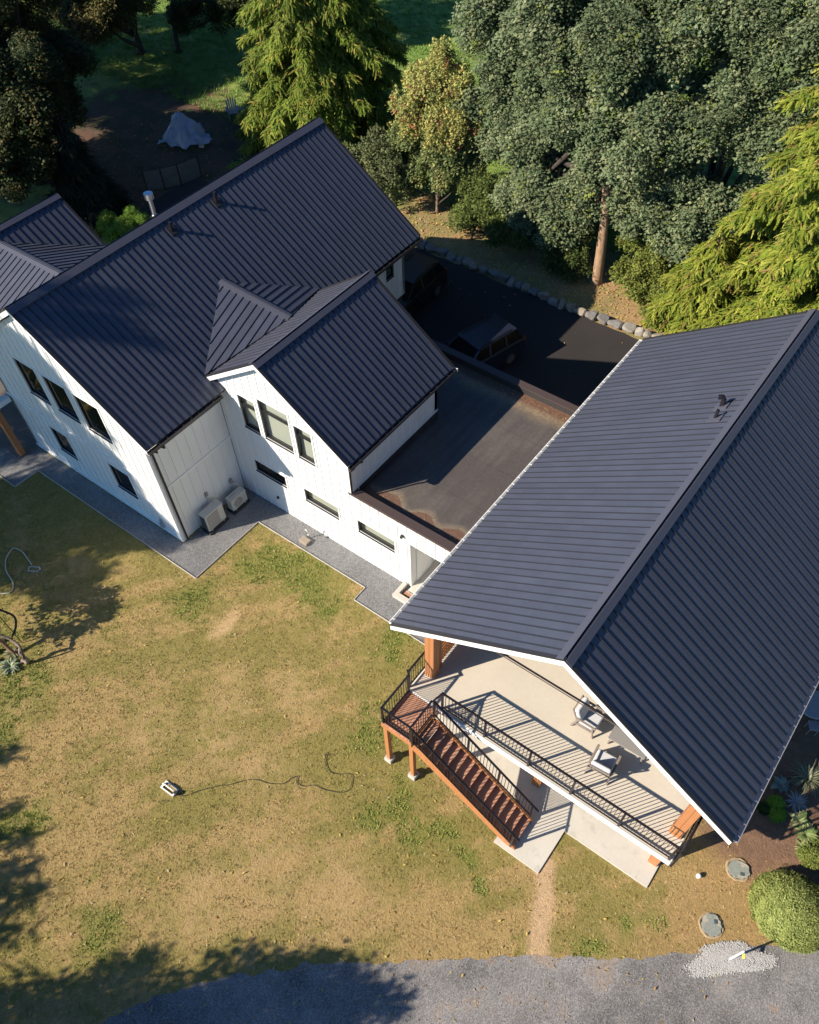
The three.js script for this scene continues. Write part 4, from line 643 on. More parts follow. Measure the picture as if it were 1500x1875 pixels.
{
  const lidM = new THREE.MeshStandardMaterial({ roughness: 0.9, bumpMap: rep(tFine, 1), bumpScale: 0.01, map: tex(256, 256, (u, v) => mulc(mixc([0.27, 0.285, 0.25], [0.42, 0.38, 0.3], smooth(0.45, 0.65, fbm(u * 5, v * 5, 4, 601, 5))), 0.75 + 0.4 * fbm(u * 30, v * 30, 2, 603, 30))) });
  for (const [x, z, a, lab] of [[22.71, -1.06, 0.4, 'round weathered grey access lid nearest the deck building'], [22.72, 0.86, 2.1, 'round weathered grey access lid nearest the gravel road']]) {
    const t = thing('access_lid', lab, 'access lid', [x, 0, z], a, 'access lids in the lawn'), g = new GB(), r = rngOf(Math.round(x * 10 + z * 7)), P = [];
    for (let k = 0; k < 26; k++) { const q = k / 26 * 2 * Math.PI, R = 0.3 * (1 + 0.16 * (r() - 0.5)); P.push(V3(Math.cos(q) * R * 1.05, 0.02, Math.sin(q) * R * 0.92)); }
    obj('lid', g.prism(P, V3(0, 0.045, 0)), lidM, t);
    const ring = new THREE.TorusGeometry(0.325, 0.04, 8, 56).rotateX(Math.PI / 2), RP = ring.attributes.position; for (let i = 0; i < RP.count; i++) { const n = 0.2 + 1.5 * fbm(RP.getX(i) * 7 + x, RP.getZ(i) * 7 + RP.getY(i) * 9, 3, 611); RP.setXYZ(i, RP.getX(i) * (0.9 + 0.14 * n), RP.getY(i) * 0.55 * n + 0.015, RP.getZ(i) * (0.84 + 0.14 * n)); } ring.computeVertexNormals();
    obj('sandy_rim', ring, new THREE.MeshStandardMaterial({ color: lin(0.4, 0.29, 0.17), roughness: 1, bumpMap: rep(tFine, 3), bumpScale: 0.01 }), t);
    obj('plug', new GB().rbox(0.1, 0.07, 0.12, 0.12, 0.02, 0.1, 0.008), std(0.06, 0.09, 0.1, 0.6), t);
  }
  const c = thing('pipe_cap', 'small white round pipe cap standing in the grass', 'pipe cap', [21.83, 0, -0.17]);
  obj('pipe', new GB().cyl(0, -0.02, 0.1, 0, 0.06, 0.06, 16), M.whiteTrim, c); obj('cap', new THREE.SphereGeometry(0.075, 18, 10, 0, Math.PI * 2, 0, Math.PI / 2).translate(0, 0.095, 0), M.whiteTrim, c);
  const s = thing('marker_post', 'white marker post with yellow tag beside the gravel heap', 'post', [23.51, 0, 1.38]);
  obj('shaft', new GB().rbox(0, 0.6, 0, 0.05, 1.2, 0.05, 0.01, 1), M.whiteTrim, s); obj('yellow_tag', new GB().rbox(0.18, 0.5, -0.14, 0.08, 0.01, 0.14, 0.004, 1, new THREE.Quaternion().setFromEuler(new THREE.Euler(0.5, 0.5, 0.3))), std(0.75, 0.6, 0.02, 0.6), s); obj('tag_wire', new GB().tube([V3(0.02, 0.56, -0.02), V3(0.1, 0.54, -0.08), V3(0.14, 0.5, -0.11)], 0.006, 5), M.blackMetal, s);
}
// ---------------------------------------------------------------- yard behind the farmhouse
{
  const m = new THREE.MeshStandardMaterial({ color: lin(0.4, 0.42, 0.5), roughness: 0.5, side: THREE.DoubleSide, bumpMap: rep(tFine, 3), bumpScale: 0.004 });
  const NR = 26, NT = 96, P = [], I = [];
  for (let i = 0; i <= NR; i++) for (let j = 0; j < NT; j++) {
    const q = j / NT * 2 * Math.PI, rho = i / NR, R = 2.0 + 0.28 * Math.sin(3 * q + 0.5) + 0.2 * Math.sin(5 * q + 1.9) + 0.1 * Math.sin(11 * q);
    const fold = Math.pow(Math.abs(Math.sin(3.5 * q + 0.9 * Math.sin(2 * q) + 0.8 * rho)), 0.7), fold2 = Math.abs(Math.sin(9 * q + 3 * rho));
    let x = Math.cos(q) * R * rho * 1.05, z = Math.sin(q) * R * rho * 0.95;
    let two = 0.5; for (const [cx, cz, ch, cs] of [[-0.6, -0.5, 1.75, 1.0], [0.7, -0.3, 1.5, 1.15], [0.1, 0.75, 1.15, 0.85], [-1.0, 0.5, 1.0, 0.8], [1.15, 0.55, 0.9, 0.8]]) two = Math.max(two, ch + 0.25 - cs * Math.sqrt((x - cx) ** 2 + (z - cz) ** 2 + 0.14));
    const ridg = 1 - Math.abs(2 * fbm(x * 1.3 + 4, z * 1.3, 2, 703) - 1), ridg2 = 1 - Math.abs(2 * vnoise(x * 3.1 + z, z * 2.2, 705) - 1);
    const y = Math.max(0.1 + 0.12 * vnoise(q * 3, 1, 707), two - 0.2 * rho * rho - 0.5 * rho * (1 - fold) * rho + 0.3 * (ridg - 0.6) * (0.4 + rho) + 0.1 * (ridg2 - 0.5) - 0.08 * rho * fold2);
    P.push(x, y, z);
  }
  for (let i = 0; i < NR; i++) for (let j = 0; j < NT; j++) { const a = i * NT + j, b = i * NT + (j + 1) % NT, c = a + NT, d = b + NT; I.push(a, b, c, b, d, c); }
  const g = new THREE.BufferGeometry(); g.setAttribute('position', new THREE.Float32BufferAttribute(P, 3)); g.setAttribute('uv', new THREE.Float32BufferAttribute(P.flatMap((v, k) => k % 3 === 0 ? [P[k], P[k + 2]] : []), 2)); g.setIndex(I); g.computeVertexNormals();
  const t = thing('tarpaulin', 'crumpled blue-grey tarpaulin draped over a heap in the shaded yard', 'tarpaulin', [-23.3, 0, -22.6], 0.4); t.scale.set(0.72, 0.95, 0.72); obj('sheet', g, m, t);
  obj('weight_block', new GB().rbox(1.75, 0.14, 0.9, 0.45, 0.2, 0.22, 0.02), std(0.5, 0.47, 0.44, 0.9), t);
}
{
  const t = thing('wire_fence', 'black framed wire fence panels behind the farmhouse ridge', 'fence'), mat = std(0.012, 0.013, 0.015, 0.6);
  const pts = [[-20.7, -16.95], [-20.1, -17.75], [-19.6, -18.6], [-19.3, -19.95]], H = 1.25;
  pts.forEach((p) => obj('fence_post', new GB().cyl(p[0], 0, H + 0.06, p[1], 0.04, 0.04, 10), mat, t));
  for (let i = 0; i < 3; i++) { const a = pts[i], b = pts[i + 1]; for (const y of [0.1, H]) obj('fence_rail', new GB().tube([V3(a[0], y, a[1]), V3(b[0], y, b[1])], 0.022, 8), mat, t);
    const g = new GB(), L = Math.hypot(b[0] - a[0], b[1] - a[1]); for (let s = -H; s < L; s += 0.09) for (const k of [1, -1]) { const s0 = clamp(s, 0, L), s1 = clamp(s + H, 0, L); if (s1 <= s0) continue; const y0 = 0.1 + (s0 - s) / H * (H - 0.1), y1 = 0.1 + (s1 - s) / H * (H - 0.1), f = (q) => k > 0 ? q / L : 1 - q / L; g.tube([V3(lerp(a[0], b[0], f(s0)), y0, lerp(a[1], b[1], f(s0))), V3(lerp(a[0], b[0], f(s1)), y1, lerp(a[1], b[1], f(s1)))], 0.004, 3, false); }
    obj('wire_mesh', g, std(0.3, 0.31, 0.33, 0.5), t); }
}
function gardenChair(label, x, z, turn) {
  const t = thing('garden_chair', label, 'garden chair', [x, 0, z], turn, 'slatted garden chairs in the yard'), m = std(0.4, 0.36, 0.38, 0.7);
  for (let k = -2; k <= 2; k++) obj('back_slat', new GB().beam(V3(k * 0.115, 0.28, -0.2), V3(k * 0.15, 1.0 - 0.03 * k * k, -0.52), 0.1, 0.022), m, t);
  for (let k = 0; k < 5; k++) obj('seat_slat', new GB().rbox(0, 0.32 + k * 0.02, -0.18 + k * 0.12, 0.56, 0.022, 0.1, 0.006, 1), m, t);
  for (const s of [-1, 1]) { obj('armrest', new GB().rbox(s * 0.36, 0.56, 0.02, 0.13, 0.025, 0.7, 0.01, 1), m, t); obj('leg', new GB().box(s * 0.3 - 0.02, 0, 0.25, s * 0.3 + 0.02, 0.55, 0.36), m, t); obj('leg', new GB().beam(V3(s * 0.27, 0.4, 0.3), V3(s * 0.27, 0.02, -0.5), 0.03, 0.09), m, t); }
}
gardenChair('slatted garden chair standing in a sunny gap beside the cedar', -23.0, -26.5, 0.9); gardenChair('slatted garden chair half tucked under the cedar branches', -22.1, -26.9, -0.6);
{
  const t = thing('patio_table', 'round grey patio table under the right eave', 'table', [22.45, 0, -7.2]);
  obj('table_top', new GB().tube([V3(0, 0.69, 0), V3(0, 0.72, 0)], [0.52, 0.52], 36), std(0.34, 0.34, 0.36, 0.5), t); obj('table_rim', new THREE.TorusGeometry(0.52, 0.018, 8, 40).rotateX(Math.PI / 2).translate(0, 0.705, 0), M.galv, t);
  for (let k = 0; k < 4; k++) { const q = k * Math.PI / 2 + 0.4; obj('leg', new GB().tube([V3(Math.cos(q) * 0.2, 0.69, Math.sin(q) * 0.2), V3(Math.cos(q) * 0.42, 0, Math.sin(q) * 0.42)], 0.018, 8), M.galv, t); }
  const s = thing('patio_stool', 'small grey stool beside the round patio table', 'stool', [22.78, 0, -6.65], 0.5); obj('seat', new GB().rbox(0, 0.43, 0, 0.36, 0.04, 0.36, 0.02), std(0.3, 0.3, 0.31, 0.7), s); for (const a of [-0.14, 0.14]) for (const b of [-0.14, 0.14]) obj('leg', new GB().cyl(a, 0, 0.41, b, 0.016, 0.016, 8), M.galv, s);
}
{
  const t = thing('garden_tap', 'small bent metal tap standpipe on the gravel below the white wall', 'tap', [3.9, 0, -2.95]);
  obj('standpipe', new GB().tube([V3(0, 0, 0), V3(0, 0.6, 0), V3(0.06, 0.68, 0.02), V3(0.2, 0.62, 0.04), V3(0.22, 0.5, 0.05)], 0.022, 8), M.galv, t); obj('tap_body', new GB().rbox(0.22, 0.46, 0.05, 0.07, 0.1, 0.07, 0.02), M.galv, t); obj('drain_block', new GB().rbox(0.05, 0.07, 0.15, 0.42, 0.14, 0.3, 0.03), std(0.3, 0.25, 0.2, 0.9), t);
}
{
  const t = thing('feeder_hook', 'black hooked pole with a small feeder beside the gnarled tree', 'pole', [-1.35, 0, 6.75]);
  obj('pole', new GB().tube([V3(0, 0, 0), V3(0, 1.9, 0), V3(-0.05, 2.15, 0.02), V3(-0.2, 2.22, 0.06), V3(-0.32, 2.12, 0.1)], 0.016, 8), M.blackMetal, t);
  obj('feeder', new GB().rbox(-0.32, 1.96, 0.1, 0.2, 0.24, 0.2, 0.03), M.chairFrame, t); obj('hanger', new GB().tube([V3(-0.32, 2.12, 0.1), V3(-0.32, 2.07, 0.1)], 0.006, 5), M.blackMetal, t);
}
// ---------------------------------------------------------------- foliage builders
function leafQuad(g, c, dir, side, len, wid, fold = 0.25) {          // pointed leaf of four faces' worth: base, two sides, tip
  const n = V3().crossVectors(dir, side).normalize(), tip = c.clone().addScaledVector(dir, len), m = c.clone().addScaledVector(dir, len * 0.45);
  const a = m.clone().addScaledVector(side, wid / 2).addScaledVector(n, fold * wid * 0.5), b = m.clone().addScaledVector(side, -wid / 2).addScaledVector(n, fold * wid * 0.5);
  g.tri(c, a, tip); g.tri(c, tip, b);
}
const rdir = (r) => { const z = r() * 2 - 1, q = r() * 2 * Math.PI, s = Math.sqrt(1 - z * z); return V3(s * Math.cos(q), z, s * Math.sin(q)); };
function leafClump(seed, n, R, len, wid, droop = 0) {                 // a spray of n leaves round the origin
  const g = new GB(), r = rngOf(seed);
  for (let i = 0; i < n; i++) { const p = rdir(r).multiplyScalar(R * Math.cbrt(r())), d = rdir(r); d.y = d.y * 0.6 - droop; d.normalize(); const s = V3().crossVectors(d, V3(0.3 * (r() - 0.5), 1, 0.3 * (r() - 0.5))).normalize(); leafQuad(g, p, d, s, len * (0.7 + 0.6 * r()), wid * (0.7 + 0.6 * r())); }
  return g.geo();
}
function frond(seed, L, n, leaf) {                                     // drooping flat spray along +z, hanging at the tip
  const g = new GB(), r = rngOf(seed);
  const at = (s) => V3(0.06 * Math.sin(3 * s + seed), -L * 0.55 * s * s, L * 0.85 * s);
  for (let i = 0; i < n; i++) { const s = (i + 0.3) / n, p = at(s), t = V3().subVectors(at(s + 0.05), p).normalize();
    for (const k of [-1, 1]) { const d = V3(k * (0.75 - 0.35 * s), -0.35 - 0.4 * r(), 0.55).normalize().lerp(t, 0.35).normalize(); leafQuad(g, p, d, V3().crossVectors(d, V3(0.2 * (r() - 0.5), 1, 0)).normalize(), leaf * (1.15 - 0.6 * s) * (0.8 + 0.4 * r()), leaf * 0.36, 0.1); } }
  leafQuad(g, at(0.85), V3(0, -0.75, 0.6).normalize(), V3(1, 0, 0), leaf, leaf * 0.3);
  return g.geo();
}
const leafMat = (rough = 0.75, tr = 0.28) => new THREE.MeshPhysicalMaterial({ color: 0xffffff, roughness: rough, specularIntensity: 0.35, transmission: tr, thickness: 0, side: THREE.DoubleSide });
const MATLEAF = leafMat(0.6, 0.25), MATNEEDLE = leafMat(0.7, 0.3);
const barkMat = (c, s) => new THREE.MeshStandardMaterial({ roughness: 0.95, bumpMap: rep(tFine, 1.5), bumpScale: 0.03, map: tex(256, 256, (u, v) => mulc(c, 0.55 + 0.7 * fbm(u * 20, v * 5, 4, s, 20)), { repeat: 0.8 }) });
const BARK = barkMat([0.17, 0.115, 0.08], 801), BARKDARK = barkMat([0.07, 0.055, 0.045], 803);
const CL = [0, 1, 2].map((i) => leafClump(900 + i, [14, 13, 11][i], 0.25 + 0.03 * i, 0.105 + 0.03 * i, 0.078 + 0.024 * i, 0.25));
const CLSMALL = [0, 1].map((i) => leafClump(920 + i, 10, 0.2, 0.13, 0.09, 0.1));
const CLTINY = [0, 1].map((i) => leafClump(930 + i, 12, 0.08, 0.055, 0.035, -0.2));
const FR = [0, 1, 2].map((i) => frond(940 + i, 0.4 + 0.13 * i, 8, 0.13 + 0.02 * i));
function instances(name, parent, geo, mat, list) {                     // list of [position, quaternion, scale, colour]
  const m = new THREE.InstancedMesh(geo, mat, list.length), M4 = new THREE.Matrix4(), C = new THREE.Color(); m.name = name; m.castShadow = m.receiveShadow = true; m.userData.kind = 'stuff';
  list.forEach(([p, q, s, c], i) => { m.setMatrixAt(i, M4.compose(p, q, typeof s === 'number' ? V3(s, s, s) : s)); m.setColorAt(i, C.setRGB(c[0], c[1], c[2])); });
  parent.add(m); return m;
}
const Q = (x, y, z) => new THREE.Quaternion().setFromEuler(new THREE.Euler(x, y, z));
const pick = (r, pal) => { let k = r(), i = 0; while (i < pal.length - 1 && k > pal[i][3]) { k -= pal[i][3]; i++; } const v = 0.8 + 0.4 * r(); return [pal[i][0] * v, pal[i][1] * v, pal[i][2] * v]; };
// broadleaf tree: main lobes [x, y, z, r, squash] in world coordinates, each broken into sub-clumps
function broadleaf(name, label, base, lobes, o = {}) {
  const { seed = 1, dens = 56, clumps = CL, pal, trunkR = 0.25, size = 1, sub = 10, group, bark = BARK, mat = MATLEAF, category = 'tree', subR = 0.37, from = 4 } = o;
  const t = thing(name, label, category, [base[0], base[1] || 0, base[2]], 0, group), r = rngOf(seed), B = V3(base[0], base[1] || 0, base[2]);
  const L = lobes.map((l) => ({ c: V3(l[0], l[1], l[2]).sub(B), r: l[3], q: l[4] ?? 0.85 }));
  const topc = L.reduce((a, l) => l.c.y > a.c.y ? l : a, L[0]);
  if (trunkR) {
    const ctr = L.reduce((a, l) => a.add(l.c), V3()).multiplyScalar(1 / L.length), H = topc.c.y;
    const T = [V3(0, -0.05, 0), V3(0.02, 0.25, 0.02), V3(ctr.x * 0.12 + 0.1 * (r() - 0.5), H * 0.3, ctr.z * 0.12), V3(ctr.x * 0.45, H * 0.62, ctr.z * 0.45), V3(topc.c.x * 0.6, H * 0.68, topc.c.z * 0.6)];
    const pts = new THREE.CatmullRomCurve3(T).getPoints(14);
    obj('trunk', new GB().tube(pts, pts.map((p, i) => trunkR * (i === 0 ? 1.5 : i === 1 ? 1.15 : 1 - 0.8 * i / 14)), 12), bark, t);
    for (const l of L) { const k = from + Math.floor(r() * 5), a = pts[k]; if (l.c.distanceTo(a) < 0.8) continue; const mid = a.clone().lerp(l.c, 0.5).add(V3(0.3 * (r() - 0.5), -0.2, 0.3 * (r() - 0.5))); const c = new THREE.CatmullRomCurve3([a, mid, l.c]).getPoints(6); obj('branch', new GB().tube(c, c.map((p, i) => trunkR * 0.5 * (1 - 0.75 * i / 6)), 7), BARKDARK, t); }
  }
  const lists = clumps.map(() => []);
  for (const l of L) {
    const subs = [];
    for (let i = 0; i < sub; i++) { const d = rdir(r); if (d.y < -0.55) d.y *= -0.6; d.normalize(); subs.push({ c: l.c.clone().add(V3(d.x * l.r * 0.72, d.y * l.r * 0.72 * l.q, d.z * l.r * 0.72)), r: l.r * subR * (0.75 + 0.5 * r()), tone: 0.85 + 0.3 * r() }); }
    for (const s of subs) {
      const n = Math.round(dens * 4 * s.r * s.r * (0.8 + 0.4 * r()));
      for (let i = 0; i < n; i++) {
        const d = rdir(r), p = s.c.clone().addScaledVector(d, s.r * (0.62 + 0.42 * Math.sqrt(r()))); p.y -= 0.12 * s.r;
        if (L.some((m) => m !== l && V3(p.x - m.c.x, (p.y - m.c.y) / m.q, p.z - m.c.z).length() < m.r * 0.62)) continue;
        const c = pick(r, typeof pal === 'function' ? pal(p.clone().add(B), r) : pal);
        lists[Math.floor(r() * clumps.length)].push([p, Q(0.5 * (r() - 0.5), r() * 6.28, 0.5 * (r() - 0.5)), size * (0.75 + 0.55 * r()), [c[0] * s.tone, c[1] * s.tone, c[2] * s.tone]]);
      }
    }
  }
  clumps.forEach((g, i) => instances('crown', t, g, mat, lists[i]));
  return t;
}
// conifer with drooping sprays: boughs in whorls, sprays along and round every bough
function conifer(name, label, base, H, R, o = {}) {
  const { seed = 1, n = 2600, pal, y0 = 0.3, size = 1, group, power = 0.8, droop = 0.25, front = 0 } = o;
  const t = thing(name, label, 'tree', base, 0, group), r = rngOf(seed);
  obj('trunk', new GB().tube([V3(0, -0.05, 0), V3(0.03, H * 0.4, 0), V3(0, H * 0.97, 0.02)], [H * 0.024, H * 0.016, 0.02], 10), BARK, t);
  const nb = Math.round(H * (o.nb || 22)), boughs = [];
  for (let i = 0; i < nb; i++) { const k = Math.pow((i + r()) / nb, 1.25), a = i * 2.39996 + 0.5 * r(), rr = R * Math.pow(1 - k, power) * (0.6 + 0.5 * r()); boughs.push([k, a, rr, 0.8 + 0.4 * r()]); }
  const g = new GB(); for (const [k, a, rr] of boughs) { const y = y0 + k * (H - y0); g.tube([V3(0, y, 0), V3(Math.cos(a) * rr * 0.55, y - rr * 0.06, Math.sin(a) * rr * 0.55), V3(Math.cos(a) * rr * 0.95, y - rr * droop, Math.sin(a) * rr * 0.95)], [0.045, 0.03, 0.01], 5, false); }
  obj('boughs', g, BARK, t).userData.kind = 'stuff';
  const lists = FR.map(() => []), tot = boughs.reduce((q, b) => q + b[2] * b[2], 0);
  for (const [k, a0, rr, tone] of boughs) for (let i = 0, m = Math.round(n * rr * rr / tot) + 3; i < m; i++) {
    const s = 0.22 + 0.8 * Math.sqrt(r()), w = (r() - 0.5) * 1.5 * (1.15 - s) * (0.4 + 0.35 * rr), d = rr * s, y = y0 + k * (H - y0) - rr * droop * s * s + 0.22 * (r() - 0.5);
    const x = Math.cos(a0) * d - Math.sin(a0) * w, z = Math.sin(a0) * d + Math.cos(a0) * w, c = pick(r, pal);
    const yaw = Math.atan2(x, z) + (r() - 0.5) * 2.6;
    lists[Math.floor(r() * FR.length)].push([V3(x, Math.max(0.1, y), z), new THREE.Quaternion().setFromAxisAngle(V3(0, 1, 0), yaw).multiply(Q(-0.45 + 1.25 * r(), 0, 1.1 * (r() - 0.5))), size * (0.55 + 0.6 * r()), [c[0] * tone, c[1] * tone, c[2] * tone]]);
  }
  FR.forEach((f, i) => instances('crown', t, f, MATNEEDLE, lists[i]));
  return t;
}
const G = { maple: [[0.17, 0.215, 0.11, 0.5], [0.12, 0.165, 0.08, 0.3], [0.26, 0.285, 0.15, 0.17], [0.24, 0.28, 0.06, 0.03]], dark: [[0.05, 0.075, 0.028, 0.6], [0.08, 0.09, 0.03, 0.25], [0.12, 0.1, 0.03, 0.15]], cedar: [[0.24, 0.28, 0.03, 0.4], [0.15, 0.21, 0.025, 0.3], [0.34, 0.34, 0.06, 0.26], [0.3, 0.2, 0.07, 0.04]], cedarDeep: [[0.175, 0.245, 0.03, 0.45], [0.26, 0.3, 0.045, 0.3], [0.1, 0.16, 0.022, 0.15], [0.34, 0.29, 0.06, 0.1]], spruce: [[0.012, 0.024, 0.017, 0.7], [0.018, 0.034, 0.02, 0.3]], shrub: [[0.17, 0.21, 0.045, 0.6], [0.22, 0.24, 0.055, 0.4]], hedge: [[0.1, 0.135, 0.03, 0.6], [0.14, 0.165, 0.04, 0.4]] };
const autumn = (p, r) => { const k = clamp((p.y - 2.2) / 4) + 0.35 * (fbm(p.x * 0.9, p.y * 0.9 + p.z, 3, 951) - 0.5); return k > 0.45 ? [[0.5, 0.46, 0.15, 0.5], [0.3, 0.34, 0.11, 0.43], [0.42, 0.16, 0.09, 0.07]] : [[0.17, 0.22, 0.085, 0.75], [0.34, 0.34, 0.12, 0.25]]; };
// ---------------------------------------------------------------- trees behind the drive
broadleaf('maple_tree', 'big grey-green maple with a pale split trunk above the boulder row', [4.9, 0, -24.4], [[2.2, 6.0, -25.6, 2.5], [0.2, 9.2, -26.8, 2.6], [3.4, 9.8, -26.0, 2.5], [5.4, 6.8, -25.2, 2.3], [1.6, 3.6, -24.9, 1.7], [6.6, 10, -27, 2.6], [-1.4, 6.4, -27, 2.2], [3.6, 12.6, -27.5, 2.6], [2.9, 3.4, -24.7, 1.5], [6.5, 3.6, -25.2, 1.4], [4.3, 4.6, -24.7, 1.4], [0.2, 3.8, -26, 1.7], [5.6, 4.6, -26.4, 1.6], [3.0, 7.6, -26.2, 1.9], [6.2, 8.6, -26.4, 2.0], [4.6, 10.8, -26.8, 1.9], [-3.4, 8.6, -27, 2.0], [-3.0, 6.0, -26.6, 1.8], [-2.2, 3.7, -26, 1.6], [-1.6, 10.8, -28, 2.2], [-0.6, 5.0, -25.8, 1.8], [0.4, 7.4, -26, 1.9], [1.0, 2.5, -24.5, 1.4], [2.4, 2.1, -24.3, 1.1], [-0.4, 2.4, -24.9, 1.3], [3.6, 3.1, -24.5, 1.0], [5.9, 2.9, -24.9, 1.0]], { seed: 11, pal: G.maple, trunkR: 0.34, bark: barkMat([0.42, 0.27, 0.17], 811), from: 7 });
broadleaf('maple_tree', 'tall grey-green maple between the pale-trunked maple and the bright cedar', [8.4, 0, -27.6], [[8.2, 7.0, -26.6, 2.3], [9.0, 10.4, -27.6, 2.6], [7.8, 4.4, -25.6, 1.7], [10.4, 7.6, -27.6, 2.1], [7.0, 12.6, -28.4, 2.6], [9.8, 13, -29, 2.4], [8.6, 3.0, -26, 1.5], [9.8, 4.4, -26.4, 1.6], [10.6, 10.4, -27, 2.1], [11.2, 7.0, -26.8, 1.7], [11.8, 12.6, -28.4, 2.3], [8.6, 8.8, -26.6, 1.8]], { seed: 12, pal: G.maple, trunkR: 0.3 });
broadleaf('maple_tree', 'grey-green maple at the back, left of the largest maple', [-1.6, 0, -29], [[-2.6, 5.2, -29, 2.2], [-0.6, 8.6, -30, 2.6], [-3.4, 8.2, -30.4, 2.2], [1.4, 11.6, -31, 2.8], [-1.8, 11, -31.5, 2.4], [4.5, 13, -32.5, 3]], { seed: 13, pal: G.maple, trunkR: 0.28 });
broadleaf('autumn_tree', 'slender young tree turning yellow and red beside the rear eave', [-5.6, 0, -25.0], [[-6.0, 2.4, -25.0, 1.5, 0.9], [-5.6, 4.2, -25.3, 1.45, 1], [-6.3, 5.6, -25.4, 1.15, 1.1], [-5.4, 6.4, -25.6, 1.0, 1.2], [-7.2, 3.4, -25, 1.2], [-4.7, 3.2, -25.8, 1.2], [-5.9, 7.4, -25.7, 0.6, 1.3], [-7.5, 4.7, -25, 1.2], [-4.5, 4.6, -25.8, 1.2], [-4.2, 2.4, -25.6, 1.0], [-6.9, 6.1, -25.5, 0.9], [-5.0, 5.6, -25.6, 0.9]], { seed: 14, pal: autumn, trunkR: 0.11, clumps: CLSMALL, dens: 62, sub: 11, subR: 0.46, bark: barkMat([0.3, 0.2, 0.15], 805) });
broadleaf('green_shrub', 'dense dark green shrub at the foot of the yellowing tree', [-8.3, 0, -23.6], [[-8.4, 1.6, -23.6, 1.4, 1.1], [-9.3, 2.6, -24.2, 1.1], [-7.6, 1.2, -24, 1.0], [-10.4, 1.6, -23.4, 1.2]], { seed: 15, pal: [[0.12, 0.15, 0.065, 0.6], [0.2, 0.215, 0.095, 0.4]], trunkR: 0.07, clumps: CLSMALL, dens: 55, category: 'shrub' });
broadleaf('green_shrub', 'leafy shrub between the young yellow tree and the largest maple', [-2.5, 0, -23.9], [[-2.6, 1.2, -24.0, 1.1], [-1.6, 1.9, -24.6, 1.25], [-0.4, 1.3, -23.7, 1.0], [-3.0, 2.2, -25, 0.9], [0.8, 1.4, -24.2, 1.0]], { seed: 16, pal: [[0.16, 0.2, 0.05, 0.5], [0.1, 0.14, 0.04, 0.5]], trunkR: 0.07, clumps: CLSMALL, dens: 55, category: 'shrub' });
broadleaf('green_shrub', 'low bright shrub beside the pale maple trunk', [6.6, 0, -24.6], [[6.5, 1.0, -24.6, 0.9], [7.3, 1.6, -25, 1.0], [6.0, 1.9, -25.4, 0.8]], { seed: 17, pal: G.shrub, trunkR: 0.06, clumps: CLSMALL, dens: 50, category: 'shrub' });
conifer('cedar_tree', 'tall yellow-green cedar with drooping sprays behind the farmhouse ridge', [-15.2, 0, -27.0], 18, 6.0, { seed: 21, pal: G.cedarDeep, n: 95000, size: 0.85, power: 0.7, droop: 0.3 });
conifer('cedar_tree', 'bright yellow-green cedar at the right edge of the view', [15.8, 0, -25.2], 23, 6.6, { seed: 22, pal: G.cedar, n: 180000, size: 0.85, power: 0.6, droop: 0.22 });
conifer('cedar_tree', 'lower bright cedar spreading above the right roof edge', [10.4, 0, -24.2], 4.6, 2.5, { seed: 23, pal: G.cedar, n: 22000, size: 0.8, power: 0.6 });
broadleaf('green_shrub', 'dark ivy covered shrub left of the pale maple trunk', [2.6, 0, -23.8], [[2.4, 0.9, -23.9, 1.0], [3.6, 0.8, -24.1, 0.9], [1.2, 1.5, -24.6, 1.1], [3.2, 1.9, -24.9, 1.0]], { seed: 18, pal: [[0.07, 0.11, 0.03, 0.6], [0.12, 0.15, 0.04, 0.4]], trunkR: 0.05, clumps: CLSMALL, dens: 55, category: 'shrub' });
broadleaf('green_shrub', 'yellow-green low shrub on the sunny bank below the cedars', [8.6, 0, -24.1], [[8.6, 0.5, -24.2, 0.7], [9.3, 0.7, -24.6, 0.8], [8.0, 0.9, -25, 0.8], [7.4, 0.4, -24, 0.5]], { seed: 19, pal: G.shrub, trunkR: 0.05, clumps: CLSMALL, dens: 60, category: 'shrub' });
broadleaf('green_shrub', 'small sprig of a shrub on the bank above the last boulders', [8.9, 0, -22.9], [[8.9, 0.2, -22.9, 0.35], [9.5, 0.25, -23.2, 0.4], [8.2, 0.2, -23.2, 0.3]], { seed: 20, pal: G.shrub, trunkR: 0.03, clumps: CLSMALL, dens: 70, category: 'shrub', size: 0.8 });
// shaded trees of the back yard
conifer('spruce_tree', 'small dark spruce in the shade behind the porch roof', [-21.6, 0, -13.6], 5.2, 2.1, { seed: 25, pal: G.spruce, n: 9000, size: 1.1, power: 0.9, droop: 0.12 });
broadleaf('shade_tree', 'big dark leafy tree filling the upper left corner', [-27, 0, -14], [[-25.5, 4.2, -14, 2.4], [-27.5, 7.0, -16, 2.8], [-24.2, 6.6, -13.4, 2.3], [-29.5, 4.5, -16.5, 2.6], [-26, 9.6, -16.5, 2.6], [-30.5, 8.6, -19, 2.8], [-24.6, 3.0, -12.4, 1.9], [-28, 2.6, -14.5, 2.0], [-33.4, 4.6, -20, 2.2], [-27.1, 4.9, -18, 1.9], [-22.6, 3.6, -10.8, 1.7], [-23.1, 5.2, -12.6, 1.8], [-30, 2.4, -18.5, 1.8]], { seed: 31, pal: G.dark, trunkR: 0.32, bark: BARKDARK });
